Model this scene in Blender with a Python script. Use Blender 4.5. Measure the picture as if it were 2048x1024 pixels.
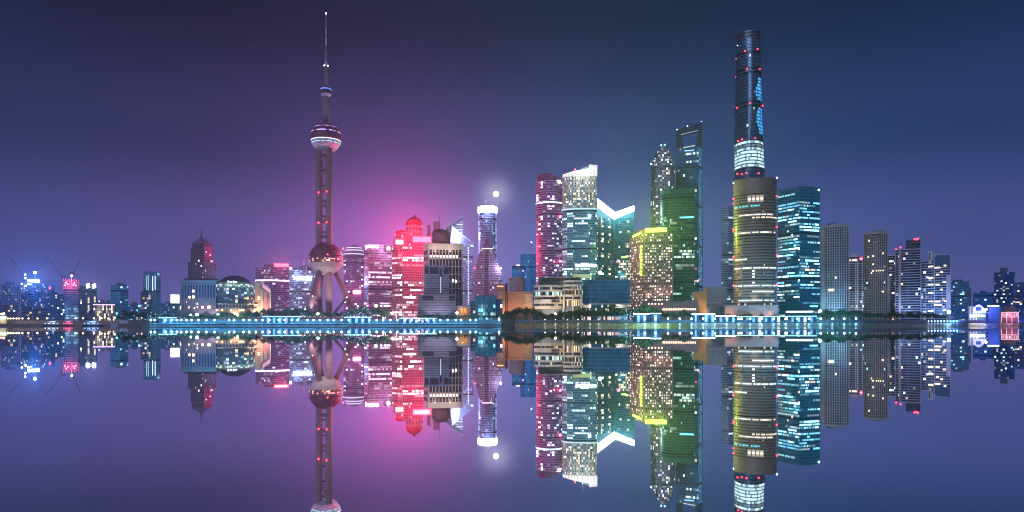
import bpy, math, random
from math import sin, cos, pi, radians, atan2, sqrt
from mathutils import Vector
for o in list(bpy.data.objects): bpy.data.objects.remove(o)
SC = bpy.context.scene
COL = SC.collection
# ------------------------------------------------------------------ camera
F, HOR, H = 1340.0, 650.0, 1.2      # focal length in photo pixels (2048 wide), horizon row, eye height above the river
cam = bpy.data.cameras.new('camera'); camo = bpy.data.objects.new('camera', cam); COL.objects.link(camo)
camo.location = (0, 0, H); camo.rotation_euler = (pi / 2, 0, 0)
cam.sensor_fit = 'HORIZONTAL'; cam.sensor_width = 36.0; cam.lens = 36.0 * F / 2048
cam.shift_y = (HOR - 512) / 2048.0
cam.clip_start = 0.2; cam.clip_end = 30000
SC.camera = camo
# ------------------------------------------------------------------ world: night sky over a lit city
W = bpy.data.worlds.new('World'); SC.world = W; W.use_nodes = True
nt = W.node_tree; nt.nodes.clear()
def N(t, **k):
    n = nt.nodes.new(t)
    for a, b in k.items(): setattr(n, a, b)
    return n
def L(a, b): nt.links.new(a, b)
def math_(op, a, b=None, c=None):
    n = N('ShaderNodeMath', operation=op)
    for i, v in enumerate((a, b, c)):
        if v is None: continue
        if isinstance(v, (int, float)): n.inputs[i].default_value = v
        else: L(v, n.inputs[i])
    return n.outputs[0]
tc = N('ShaderNodeTexCoord'); sp = N('ShaderNodeSeparateXYZ'); L(tc.outputs['Generated'], sp.inputs[0])
X_, Y_, Z_ = sp.outputs
def ramp(stops):
    r = N('ShaderNodeValToRGB'); e = r.color_ramp.elements
    r.color_ramp.interpolation = 'EASE'
    while len(e) < len(stops): e.new(0.5)
    for el, (p, c) in zip(e, stops): el.position = p; el.color = (*c, 1)
    return r
absz = math_('ABSOLUTE', Z_)
rl = ramp([(0, (.100, .086, .310)), (.12, (.072, .062, .220)), (.25, (.022, .026, .088)), (.42, (.004, .0075, .026)), (1, (.010, .013, .045))])
rr = ramp([(0, (.110, .108, .350)), (.12, (.066, .086, .285)), (.25, (.020, .046, .160)), (.42, (.0045, .017, .056)), (1, (.008, .016, .055))])
L(absz, rl.inputs[0]); L(absz, rr.inputs[0])
side = N('ShaderNodeMapRange', interpolation_type='SMOOTHSTEP'); L(X_, side.inputs[0])
side.inputs[1].default_value = -.42; side.inputs[2].default_value = .22
mx = N('ShaderNodeMix', data_type='RGBA'); L(side.outputs[0], mx.inputs[0]); L(rl.outputs[0], mx.inputs[6]); L(rr.outputs[0], mx.inputs[7])
def hump(x0, sx, z0, sz, col):
    a = math_('DIVIDE', math_('SUBTRACT', X_, x0), sx); b = math_('DIVIDE', math_('SUBTRACT', Z_, z0), sz)
    q = math_('ADD', math_('MULTIPLY', a, a), math_('MULTIPLY', b, b))
    g = math_('EXPONENT', math_('MULTIPLY', q, -1.0))
    g = math_('MULTIPLY', g, math_('GREATER_THAN', Y_, 0.0))
    m = N('ShaderNodeMix', data_type='RGBA', blend_type='MIX'); L(g, m.inputs[0])
    m.inputs[6].default_value = (0, 0, 0, 1); m.inputs[7].default_value = (*col, 1)
    return m.outputs[2]
def add(a, b):
    m = N('ShaderNodeMix', data_type='RGBA', blend_type='ADD'); m.inputs[0].default_value = 1
    L(a, m.inputs[6]); L(b, m.inputs[7]); return m.outputs[2]
sky = add(mx.outputs[2], hump(-.155, .105, .100, .105, (.330, .016, .170)))      # sky glow over the neon district
sky = add(sky, hump(.06, .26, .06, .17, (.035, .075, .170)))                  # paler glow over the financial towers
sky = add(sky, hump(-.0235, .020, .1915, .020, (.30, .30, .36)))
sky = add(sky, hump(-.15, .20, .10, .20, (.048, .014, .085)))
sky = add(sky, hump(-.150, .042, .130, .042, (.380, .008, .090)))
ns = N('ShaderNodeTexNoise'); L(tc.outputs['Generated'], ns.inputs[0]); ns.inputs['Scale'].default_value = 3.0; ns.inputs['Detail'].default_value = 3
mr = N('ShaderNodeMapRange'); L(ns.outputs[0], mr.inputs[0]); mr.inputs[1].default_value = .3; mr.inputs[2].default_value = .7; mr.inputs[3].default_value = .90; mr.inputs[4].default_value = 1.10
sc_ = N('ShaderNodeVectorMath', operation='SCALE'); L(sky, sc_.inputs[0]); L(mr.outputs[0], sc_.inputs[3])
nish = N('ShaderNodeTexSky', sky_type='NISHITA'); nish.sun_disc = False; nish.sun_elevation = radians(-6); nish.sun_rotation = radians(200)
b1 = N('ShaderNodeBackground'); L(sc_.outputs[0], b1.inputs[0]); b1.inputs[1].default_value = 0.84
b2 = N('ShaderNodeBackground'); L(nish.outputs[0], b2.inputs[0]); b2.inputs[1].default_value = 0.05
ad = N('ShaderNodeAddShader'); L(b1.outputs[0], ad.inputs[0]); L(b2.outputs[0], ad.inputs[1])
wo = N('ShaderNodeOutputWorld'); L(ad.outputs[0], wo.inputs[0])
# one weak soft sun: the glow of the lit city on the near bank
su = bpy.data.lights.new('sun', 'SUN'); su.energy = 0.58; su.angle = radians(25); su.color = (.86, .82, 1.0)
suo = bpy.data.objects.new('sun', su); COL.objects.link(suo); suo.rotation_euler = (radians(62), 0, radians(-28))
# ------------------------------------------------------------------ exposure / cycles
SC.view_settings.view_transform = 'Standard'; SC.view_settings.look = 'None'
SC.view_settings.exposure = 0.22; SC.view_settings.gamma = 1.0; SC.view_settings.use_curve_mapping = False
SC.render.engine = 'CYCLES'
cy = SC.cycles
cy.use_denoising = True
try: cy.denoiser = 'OPENIMAGEDENOISE'; cy.denoising_input_passes = 'RGB_ALBEDO_NORMAL'
except Exception: pass
cy.max_bounces = 6; cy.diffuse_bounces = 2; cy.glossy_bounces = 4; cy.volume_bounces = 0; cy.transmission_bounces = 4
cy.sample_clamp_direct = 8; cy.sample_clamp_indirect = 3
cy.caustics_reflective = False; cy.caustics_refractive = False
cy.use_light_tree = True; cy.pixel_filter_type = 'BLACKMAN_HARRIS'; cy.filter_width = 1.05
HAZE = True
# ================================================================== materials
MATS = {}
def mat(name, base=(.3, .3, .3), rough=.6, metal=0.0, var=.15, scale=.15, bump=0.0, emis=None, es=1.0, lit=False, spec=.5, sample=False, sat=1.4):
    if name in MATS: return MATS[name]
    if sat != 1: lum = sum(base) / 3; base = tuple(max(.004, min(.9, lum + (c - lum) * sat)) for c in base)
    m = bpy.data.materials.new(name); m.use_nodes = True
    t = m.node_tree; n = t.nodes; b = n['Principled BSDF']
    b.inputs['Roughness'].default_value = rough; b.inputs['Metallic'].default_value = metal
    b.inputs['Specular IOR Level'].default_value = spec
    tcn = n.new('ShaderNodeTexCoord')
    nz = n.new('ShaderNodeTexNoise'); nz.inputs['Scale'].default_value = scale; nz.inputs['Detail'].default_value = 6
    t.links.new(tcn.outputs['Object'], nz.inputs[0])
    r = n.new('ShaderNodeMapRange'); t.links.new(nz.outputs[0], r.inputs[0])
    r.inputs[1].default_value = .3; r.inputs[2].default_value = .7; r.inputs[3].default_value = 1 - var; r.inputs[4].default_value = 1 + var
    s = n.new('ShaderNodeVectorMath'); s.operation = 'SCALE'; s.inputs[0].default_value = base
    t.links.new(r.outputs[0], s.inputs[3]); out = s.outputs[0]
    if lit:
        a = n.new('ShaderNodeAttribute'); a.attribute_name = 'lit'
        s2 = n.new('ShaderNodeVectorMath'); s2.operation = 'SCALE'
        t.links.new(out, s2.inputs[0]); t.links.new(a.outputs['Alpha'], s2.inputs[3]); out = s2.outputs[0]
        t.links.new(a.outputs['Color'], b.inputs['Emission Color']); b.inputs['Emission Strength'].default_value = 1.0
    t.links.new(out, b.inputs['Base Color'])
    if emis:
        b.inputs['Emission Color'].default_value = (*emis, 1); b.inputs['Emission Strength'].default_value = es
    if bump:
        bp = n.new('ShaderNodeBump'); bp.inputs['Strength'].default_value = bump; bp.inputs['Distance'].default_value = .3
        n2 = n.new('ShaderNodeTexNoise'); n2.inputs['Scale'].default_value = 1.3; n2.inputs['Detail'].default_value = 4
        t.links.new(tcn.outputs['Object'], n2.inputs[0]); t.links.new(n2.outputs[0], bp.inputs['Height']); t.links.new(bp.outputs[0], b.inputs['Normal'])
    if (emis or lit) and not sample: m.cycles.emission_sampling = 'NONE'
    MATS[name] = m; return m
def glass(name, base, rough=.16, metal=.55): return mat(name, base, rough, metal, var=.12, scale=.05, lit=True)  # coloured light on the facades is put into these base tints
def lamp_mat(name, c, s): return mat(name, (.5, .5, .5), .5, emis=c, es=s)
stone = mat('pale_stone', (.36, .33, .32), .7, var=.12, bump=.2)
concrete = mat('concrete', (.30, .29, .29), .8, var=.2, bump=.3)
white_panel = mat('white_panel', (.62, .62, .64), .5, var=.06)
steel = mat('painted_steel', (.22, .22, .24), .45, .4)
dark_metal = mat('dark_metal', (.05, .05, .06), .45, .6)
roofm = mat('roof_membrane', (.10, .10, .11), .85, var=.3)
beaconm = lamp_mat('red_beacon_glow', (1, .02, .05), 6)
# ================================================================== mesh builder
class MB:
    def __init__(s): s.v = []; s.f = []; s.c = []
    def quad(s, a, b, c, d, col=None):
        i = len(s.v); s.v += [a, b, c, d]; s.f.append((i, i + 1, i + 2, i + 3)); s.c.append(col)
    def poly(s, pts, col=None):
        i = len(s.v); s.v += list(pts); s.f.append(tuple(range(i, i + len(pts)))); s.c.append(col)
    def box(s, x0, x1, y0, y1, z0, z1, col=None):
        i = len(s.v)
        s.v += [(x0, y0, z0), (x1, y0, z0), (x1, y1, z0), (x0, y1, z0), (x0, y0, z1), (x1, y0, z1), (x1, y1, z1), (x0, y1, z1)]
        for f in ((3, 2, 1, 0), (4, 5, 6, 7), (0, 1, 5, 4), (1, 2, 6, 5), (2, 3, 7, 6), (3, 0, 4, 7)):
            s.f.append(tuple(i + k for k in f)); s.c.append(col)
        return s
    def prism(s, poly, z0, z1, col=None):
        n = len(poly); i = len(s.v)
        z0f = z0 if callable(z0) else (lambda x, y: z0); z1f = z1 if callable(z1) else (lambda x, y: z1)
        s.v += [(x, y, z0f(x, y)) for x, y in poly] + [(x, y, z1f(x, y)) for x, y in poly]
        for k in range(n):
            j = (k + 1) % n; s.f.append((i + k, i + j, i + n + j, i + n + k)); s.c.append(col)
        s.f.append(tuple(i + n + k for k in range(n))); s.c.append(col)
        s.f.append(tuple(i + k for k in reversed(range(n)))); s.c.append(col)
        return s
    def front(s, pts, y0, y1, col=None):          # outline in the x-z plane (counter-clockwise seen from the river), given depth
        n = len(pts); i = len(s.v)
        s.v += [(x, y0, z) for x, z in pts] + [(x, y1, z) for x, z in pts]
        for k in range(n):
            j = (k + 1) % n; s.f.append((i + j, i + k, i + n + k, i + n + j)); s.c.append(col)
        s.f.append(tuple(i + k for k in range(n))); s.c.append(col)
        s.f.append(tuple(i + n + k for k in reversed(range(n)))); s.c.append(col)
        return s
    def lathe(s, prof, n=24, cx=0, cy=0, col=None, cap=True):
        i = len(s.v)
        for r, z in prof:
            for k in range(n):
                a = 2 * pi * k / n; s.v.append((cx + r * cos(a), cy + r * sin(a), z))
        for p in range(len(prof) - 1):
            for k in range(n):
                j = (k + 1) % n; s.f.append((i + p * n + k, i + p * n + j, i + (p + 1) * n + j, i + (p + 1) * n + k)); s.c.append(col)
        if cap:
            s.f.append(tuple(i + k for k in reversed(range(n)))); s.c.append(col)
            q = i + (len(prof) - 1) * n; s.f.append(tuple(q + k for k in range(n))); s.c.append(col)
        return s
    def tube(s, p0, p1, r0, r1=None, n=8, col=None):
        r1 = r0 if r1 is None else r1
        p0, p1 = Vector(p0), Vector(p1); d = (p1 - p0).normalized()
        u = d.orthogonal().normalized(); w = d.cross(u); i = len(s.v)
        for p, r in ((p0, r0), (p1, r1)):
            for k in range(n):
                a = 2 * pi * k / n; q = p + u * (r * cos(a)) + w * (r * sin(a)); s.v.append(tuple(q))
        for k in range(n):
            j = (k + 1) % n; s.f.append((i + k, i + j, i + n + j, i + n + k)); s.c.append(col)
        s.f.append(tuple(i + k for k in reversed(range(n)))); s.c.append(col)
        s.f.append(tuple(i + n + k for k in range(n))); s.c.append(col)
        return s
    def ball(s, c, r, n=8, m=6, col=None, sz=1.0):
        prof = [(max(r * sin(pi * k / m), .01), c[2] - sz * r * cos(pi * k / m)) for k in range(m + 1)]
        return s.lathe(prof, n, c[0], c[1], col)
    def build(s, name, m, parent=None, smooth=False, kind=None):
        me = bpy.data.meshes.new(name); me.from_pydata(s.v, [], s.f)
        if any(c is not None for c in s.c):
            at = me.attributes.new('lit', 'FLOAT_COLOR', 'FACE'); fl = []
            for c in s.c: fl += list(c) if c is not None else [0, 0, 0, 1]
            at.data.foreach_set('color', fl)
        me.materials.append(m)
        if smooth: me.polygons.foreach_set('use_smooth', [True] * len(me.polygons))
        me.update()
        o = bpy.data.objects.new(name, me); COL.objects.link(o)
        if parent: o.parent = parent
        if kind: o['kind'] = kind
        return o
def tag(o, label, cat, group=None):
    o['label'] = label; o['category'] = cat
    if group: o['group'] = group
    return o
def struct(o): o['kind'] = 'structure'; return o
GZ = 7.0
class Thing:                                   # an Empty at the thing's base, turned to face the river bend where the viewer stands
    def __init__(s, name, label, cat, px, D, gz=GZ, group=None):
        X = (px - 1024) * D / F; s.a = atan2(X, D); s.px, s.D, s.gz = px, D, gz
        s.o = bpy.data.objects.new(name, None); COL.objects.link(s.o); s.o.empty_display_size = 2
        s.o.location = (X, D, gz); s.o.rotation_euler = (0, 0, -s.a); tag(s.o, label, cat, group)
    def x(s, p): return (p - s.px) * s.D * cos(s.a) / F
    def z(s, p): return H + (HOR - p) * s.D / F - s.gz
    def part(s, mb, name, m, **k): return mb.build(name, m, s.o, **k)
    def beacon(s, px, py, r=1.15, y=-1.0, m=None, name='beacon'):
        return MB().ball((s.x(px), y, s.z(py)), r).build(name, m or beaconm, s.o, smooth=True)
    def light(s, px, py, y, P, col, kind='POINT', size=(4, 4), aim=None, name='lamp_light', spot=90, blend=.6):
        l = bpy.data.lights.new(name, kind); l.energy = P; l.color = col
        if kind == 'AREA': l.shape = 'RECTANGLE'; l.size, l.size_y = size
        elif kind == 'SPOT': l.spot_size = radians(spot); l.spot_blend = blend; l.shadow_soft_size = min(size[0], .35)
        else: l.shadow_soft_size = min(size[0], .35)
        o = bpy.data.objects.new(name, l); COL.objects.link(o); o.parent = s.o
        p = Vector((s.x(px), y, s.z(py))); o.location = p
        if kind in ('AREA', 'SPOT'):
            t = Vector(aim) if aim else p + Vector((0, -1, 0))
            o.rotation_euler = (t - p).to_track_quat('-Z', 'Y').to_euler()
        return o
    def sign(s, x0, x1, y0, y1, m, yy, P=0, col=(1, 1, 1), depth=.6, name='sign_panel'):
        mb = MB().box(s.x(x0), s.x(x1), yy - depth, yy, s.z(y1), s.z(y0)); o = s.part(mb, name, m)
        if P:
            s.light((x0 + x1) / 2, (y0 + y1) / 2, yy - depth - .4, P, col, 'AREA', ((s.x(x1) - s.x(x0)) * .8, (s.z(y0) - s.z(y1)) * .5), name='sign_light')
        return o
# ================================================================== facades
COOL = [(.72, .92, 1.0), (.85, .95, 1.0), (.55, .85, 1.0)]
CYAN = [(.25, .80, 1.0), (.40, .90, 1.0), (.65, .95, 1.0), (.15, .6, .9)]
WARM = [(1.0, .72, .38), (1.0, .82, .55), (1.0, .62, .28)]
MIX = COOL + WARM
PINKW = [(1.0, .72, .92), (.95, .85, 1.0), (1.0, .55, .8), (1, .9, .95)]
GREENW = [(.55, 1.0, .85), (.8, 1.0, .85), (.4, .9, .8)]
VIOL = [(.70, .66, 1.0), (.85, .85, 1.0), (.6, .75, 1.0)]
def hot(rnd, pal, lo=.5, hi=3.0):
    c = rnd.choice(pal); lo *= .4; hi *= 1.5; e = lo * (hi / lo) ** (rnd.random() ** 1.25)
    return (c[0] * e, c[1] * e, c[2] * e, rnd.uniform(.6, 1.3))
def dark(rnd, glow): g = 1.5 * (.2 + .8 * rnd.random() ** 2); return (glow[0] * g, glow[1] * g, glow[2] * g, rnd.uniform(.55, 1.25))  # unlit panes emit a faint tint standing in for reflected ambient light
def runs(rnd, nb, pr, pal, lo, hi, glow, new=.24):
    out = []; cur = None
    for i in range(nb):
        if i == 0 or rnd.random() < new: cur = hot(rnd, pal, lo, hi) if rnd.random() < pr else None
        if cur:
            g = rnd.uniform(.65, 1.15) if rnd.random() > .1 else .15
            out.append((cur[0] * g, cur[1] * g, cur[2] * g, cur[3]))
        else: out.append(dark(rnd, glow))
    return out
def office(p_run=.25, p_full=.12, pal=COOL, lo=.5, hi=3.0, glow=(.01, .014, .02), sparse=.04, new=.24):
    def fn(rnd, k, nf, e, nb, u, v):
        r = rnd.random(); pr = .88 if r < p_full else .42 if r < p_full + p_run else sparse * 1.6
        return runs(rnd, nb, pr, pal, lo, hi, glow, new)
    return fn
def randw(p=.2, pal=MIX, lo=.4, hi=2.5, glow=(.008, .01, .016)):
    def fn(rnd, k, nf, e, nb, u, v): return [hot(rnd, pal, lo, hi) if rnd.random() < p else dark(rnd, glow) for i in range(nb)]
    return fn
def offset(poly, d):
    n = len(poly); out = []
    for i in range(n):
        p0, p1, p2 = Vector(poly[i - 1]), Vector(poly[i]), Vector(poly[(i + 1) % n])
        e1 = (p1 - p0).normalized(); e2 = (p2 - p1).normalized()
        n1 = Vector((e1.y, -e1.x)); n2 = Vector((e2.y, -e2.x)); b = (n1 + n2)
        q = max(b.length_squared / 2, .35); b = b / q
        out.append((p1.x + b.x * d, p1.y + b.y * d))
    return out
def facade(T, poly, z0, z1, fh=4.0, bay=3.2, gm=None, wm=None, sm=None, slab_h=1.1, slab_out=.35, mull=0, mull_out=.3, mull_every=1,
           lit=None, seed=1, top=1.5, gap=.12, wname='wall', roof=True, cut=.4, sname='floor_bands', keep=None, service=15):
    rnd = random.Random(seed); z1c = z1(0, 0) if callable(z1) else z1
    wall = T.part(MB().prism(poly, z0, z1), wname, wm)
    nf = max(1, int((z1c - top - z0) / fh)); fh = (z1c - top - z0) / nf
    po = offset(poly, slab_out); n = len(poly); S, P, M = MB(), MB(), MB()
    zlim = (lambda x, y: z1(x, y) - .3) if callable(z1) else (lambda x, y: 1e9)
    for e in range(n):
        a, b = Vector(poly[e]), Vector(poly[(e + 1) % n]); oa, ob = Vector(po[e]), Vector(po[(e + 1) % n])
        d = b - a; ln = d.length
        if ln < .3: continue
        d = d / ln; nrm = Vector((d.y, -d.x))
        if nrm.y > cut: continue
        if keep and e not in keep: continue
        nb = max(1, round(ln / bay)); bw = ln / nb
        for k in range(nf + 1):
            za = z0 + k * fh; zb = za + (slab_h if k < nf else top)
            if zb > min(zlim(a.x, a.y), zlim(b.x, b.y)): break
            if slab_h > 0:
                S.quad((oa.x, oa.y, za), (ob.x, ob.y, za), (ob.x, ob.y, zb), (oa.x, oa.y, zb))
                S.quad((oa.x, oa.y, zb), (ob.x, ob.y, zb), (b.x, b.y, zb), (a.x, a.y, zb))
                S.quad((a.x, a.y, za), (b.x, b.y, za), (ob.x, ob.y, za), (oa.x, oa.y, za))
            if k < nf:
                cols = lit(rnd, k, nf, e, nb, (a + b) / 2, (k + .5) / nf) if not (service and k % service == service - 2) else [(0, 0, 0, .3)] * nb; w0 = bw * gap / 2
                q0, q1 = za + slab_h + .05, za + fh - .05
                for i in range(nb):
                    t = [rnd.uniform(.04, .12) for _ in range(4)]
                    pa = a + d * (i * bw + w0); pb = a + d * ((i + 1) * bw - w0)
                    P.quad((pa.x + nrm.x * t[0], pa.y + nrm.y * t[0], q0), (pb.x + nrm.x * t[1], pb.y + nrm.y * t[1], q0),
                           (pb.x + nrm.x * t[2], pb.y + nrm.y * t[2], q1), (pa.x + nrm.x * t[3], pa.y + nrm.y * t[3], q1), cols[i])
        if mull:
            for i in range(0, nb + 1, mull_every):
                c = a + d * (i * bw); p, q = c - d * mull / 2, c + d * mull / 2; o_ = nrm * mull_out
                zt = min(z1c, zlim(c.x, c.y))
                M.quad((p.x + o_.x, p.y + o_.y, z0), (q.x + o_.x, q.y + o_.y, z0), (q.x + o_.x, q.y + o_.y, zt), (p.x + o_.x, p.y + o_.y, zt))
                M.quad((p.x, p.y, z0), (p.x + o_.x, p.y + o_.y, z0), (p.x + o_.x, p.y + o_.y, zt), (p.x, p.y, zt))
                M.quad((q.x + o_.x, q.y + o_.y, z0), (q.x, q.y, z0), (q.x, q.y, zt), (q.x + o_.x, q.y + o_.y, zt))
    if S.f: T.part(S, sname, sm, kind='stuff')
    if P.f: T.part(P, 'windows', gm, kind='stuff')
    if M.f: T.part(M, 'mullions', sm, kind='stuff')
    return wall
def rect(T, x0, x1, dep, y0=0): return [(T.x(x0), y0), (T.x(x1), y0), (T.x(x1), y0 + dep), (T.x(x0), y0 + dep)]
def cornered(T, x0, xc, x1, dl, dr, y0=0):
    a, c, b = T.x(x0), T.x(xc), T.x(x1)
    return [(a, y0 + dl), (c, y0), (b, y0 + dr), (a + b - c, y0 + dl + dr)]
def bowed(T, x0, x1, dep, bulge, n=12, y0=0):
    a, b = T.x(x0), T.x(x1); pts = []
    for i in range(n + 1):
        t = i / n; pts.append((a + (b - a) * t, y0 + bulge * (2 * t - 1) ** 2))
    return pts + [(b, y0 + dep), (a, y0 + dep)]
def roof_plant(T, x0, x1, ytop, ybase, dep, m=None, y0=4, name='roof_plant'):
    return T.part(MB().box(T.x(x0), T.x(x1), y0, y0 + dep, T.z(ybase) - .5, T.z(ytop)), name, m or roofm)
BLD = []                                       # (x0, x1, phrase) for naming what stands in front of them
def tower(name, label, cat, x0, x1, yt, D, dep=32, plan='rect', xc=None, cd=(20, 20), bulge=8, yb=None, group=None, nick=None, **k):
    T = Thing(name, label, cat, (x0 + x1) / 2, D, group=group)
    poly = rect(T, x0, x1, dep) if plan == 'rect' else cornered(T, x0, xc, x1, *cd) if plan == 'corner' else bowed(T, x0, x1, dep, bulge)
    facade(T, poly, 0, T.z(yt), **k); T.poly = poly
    if nick: BLD.append((x0, x1, nick))
    return T
#==SETTING==
# ================================================================== river, banks, land
def wx(px, D): return (px - 1024) * D / F
wm_ = bpy.data.materials.new('still_river_water'); wm_.use_nodes = True
t = wm_.node_tree; b = t.nodes['Principled BSDF']
b.inputs['Base Color'].default_value = (.97, .97, .98, 1); b.inputs['Metallic'].default_value = 1.0; b.inputs['Roughness'].default_value = .012
tcn = t.nodes.new('ShaderNodeTexCoord'); mp = t.nodes.new('ShaderNodeMapping'); mp.inputs['Scale'].default_value = (.02, .09, 1)
nz = t.nodes.new('ShaderNodeTexNoise'); nz.inputs['Scale'].default_value = 1.0; nz.inputs['Detail'].default_value = 3
bp = t.nodes.new('ShaderNodeBump'); bp.inputs['Strength'].default_value = .05; bp.inputs['Distance'].default_value = .03
t.links.new(tcn.outputs['Object'], mp.inputs[0]); t.links.new(mp.outputs[0], nz.inputs[0]); t.links.new(nz.outputs[0], bp.inputs['Height']); t.links.new(bp.outputs[0], b.inputs['Normal'])
mb = MB(); mb.quad((-2300, -300, 0), (2300, -300, 0), (2300, 1300, 0), (-2300, 1300, 0)); struct(mb.build('river', wm_))
SHORE = [(-2300, 1040), (wx(60, 1000), 1000), (wx(222, 960), 960), (wx(236, 830), 830), (wx(262, 800), 800), (wx(300, 782), 782), (wx(1003, 780), 780), (wx(1030, 792), 792),
         (wx(1250, 792), 792), (wx(1720, 800), 800), (wx(1900, 850), 850), (wx(2060, 900), 900), (2300, 960)]
BACK = 22.0
back = [(x, y + BACK) for x, y in SHORE]
wallm = mat('river_wall_stone', (.17, .17, .18), .75, var=.3, scale=.3, bump=.5)
deckm = mat('promenade_paving', (.22, .21, .21), .8, var=.2, scale=.4)
landm = mat('paved_land', (.10, .10, .10), .9, var=.3)
standinm = mat('water_stand_in', (.09, .09, .10), .24, var=.35, scale=.06, bump=.12, spec=.8)  # glossy slope added in place of river water, to catch lamp streaks
A = MB(); B_ = MB(); C_ = MB(); D_ = MB(); E_ = MB()
LW = 7                                                     # first right bank shore point; from here a glossy slope stands in for water
for i in range(len(SHORE) - 1):
    (x0, y0), (x1, y1) = SHORE[i], SHORE[i + 1]; (u0, v0), (u1, v1) = back[i], back[i + 1]
    if i < LW:
        A.quad((x0, y0, -1), (x1, y1, -1), (x1, y1, 3.0), (x0, y0, 3.0))
        A.quad((x0, y0 - .35, 2.6), (x1, y1 - .35, 2.6), (x1, y1 - .35, 3.1), (x0, y0 - .35, 3.1)); A.quad((x0, y0 - .35, 3.1), (x1, y1 - .35, 3.1), (x1, y1 + .4, 3.1), (x0, y0 + .4, 3.1))
        B_.quad((x0, y0, 3.0), (x1, y1, 3.0), (u1, v1, 3.0), (u0, v0, 3.0))
        C_.quad((u0, v0, 3.0), (u1, v1, 3.0), (u1, v1, GZ), (u0, v0, GZ))
        C_.quad((u0, v0 - .3, GZ - .3), (u1, v1 - .3, GZ - .3), (u1, v1 - .3, GZ + .9), (u0, v0 - .3, GZ + .9)); C_.quad((u0, v0 - .3, GZ + .9), (u1, v1 - .3, GZ + .9), (u1, v1 + .3, GZ + .9), (u0, v0 + .3, GZ + .9))
    else:
        ZR = 4.5
        E_.quad((x0, y0 - 80, -.6), (x1, y1 - 80, -.6), (x1, y1, ZR - .5), (x0, y0, ZR - .5))
        E_.quad((x0, y0, ZR - .5), (x1, y1, ZR - .5), (x1, y1, ZR), (x0, y0, ZR))
        B_.quad((x0, y0, ZR), (x1, y1, ZR), (u1, v1, ZR), (u0, v0, ZR))
        C_.quad((u0, v0, ZR), (u1, v1, ZR), (u1, v1, GZ + .5), (u0, v0, GZ + .5)); C_.quad((u0, v0, GZ + .5), (u1, v1, GZ + .5), (u1, v1 + .4, GZ + .5), (u0, v0 + .4, GZ + .5))
struct(A.build('river_wall', wallm)); struct(C_.build('terrace_wall', wallm)); struct(B_.build('promenade_pavement', deckm)); struct(E_.build('river_stand_in_slope', standinm))
D_.poly([(x, y, GZ) for x, y in back] + [(2300, 2200, GZ), (-2300, 2200, GZ)]); struct(D_.build('ground', landm))
# haze
if HAZE:
    hm = bpy.data.materials.new('night_haze'); hm.use_nodes = True; t = hm.node_tree; t.nodes.clear()
    v = t.nodes.new('ShaderNodeVolumePrincipled'); v.inputs['Color'].default_value = (.80, .82, .88, 1); v.inputs['Density'].default_value = .000075; v.inputs['Anisotropy'].default_value = .62
    oo = t.nodes.new('ShaderNodeOutputMaterial'); t.links.new(v.outputs[0], oo.inputs['Volume'])
    hz = MB().box(-2450, 2450, -450, 2350, -3, 760).build('haze', hm); hz['kind'] = 'stuff'
# moon
mo = lamp_mat('moon_glow', (1, .93, .74), 3.2)
MD = 9000.0
moon = MB().ball((0, 0, 0), 5.6 * MD / F, 24, 16).build('moon', mo, smooth=True); moon.location = (wx(992, MD), MD, H + (HOR - 388) * MD / F)
tag(moon, 'bright pale yellow moon high beside the white crowned tower', 'moon')
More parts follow.
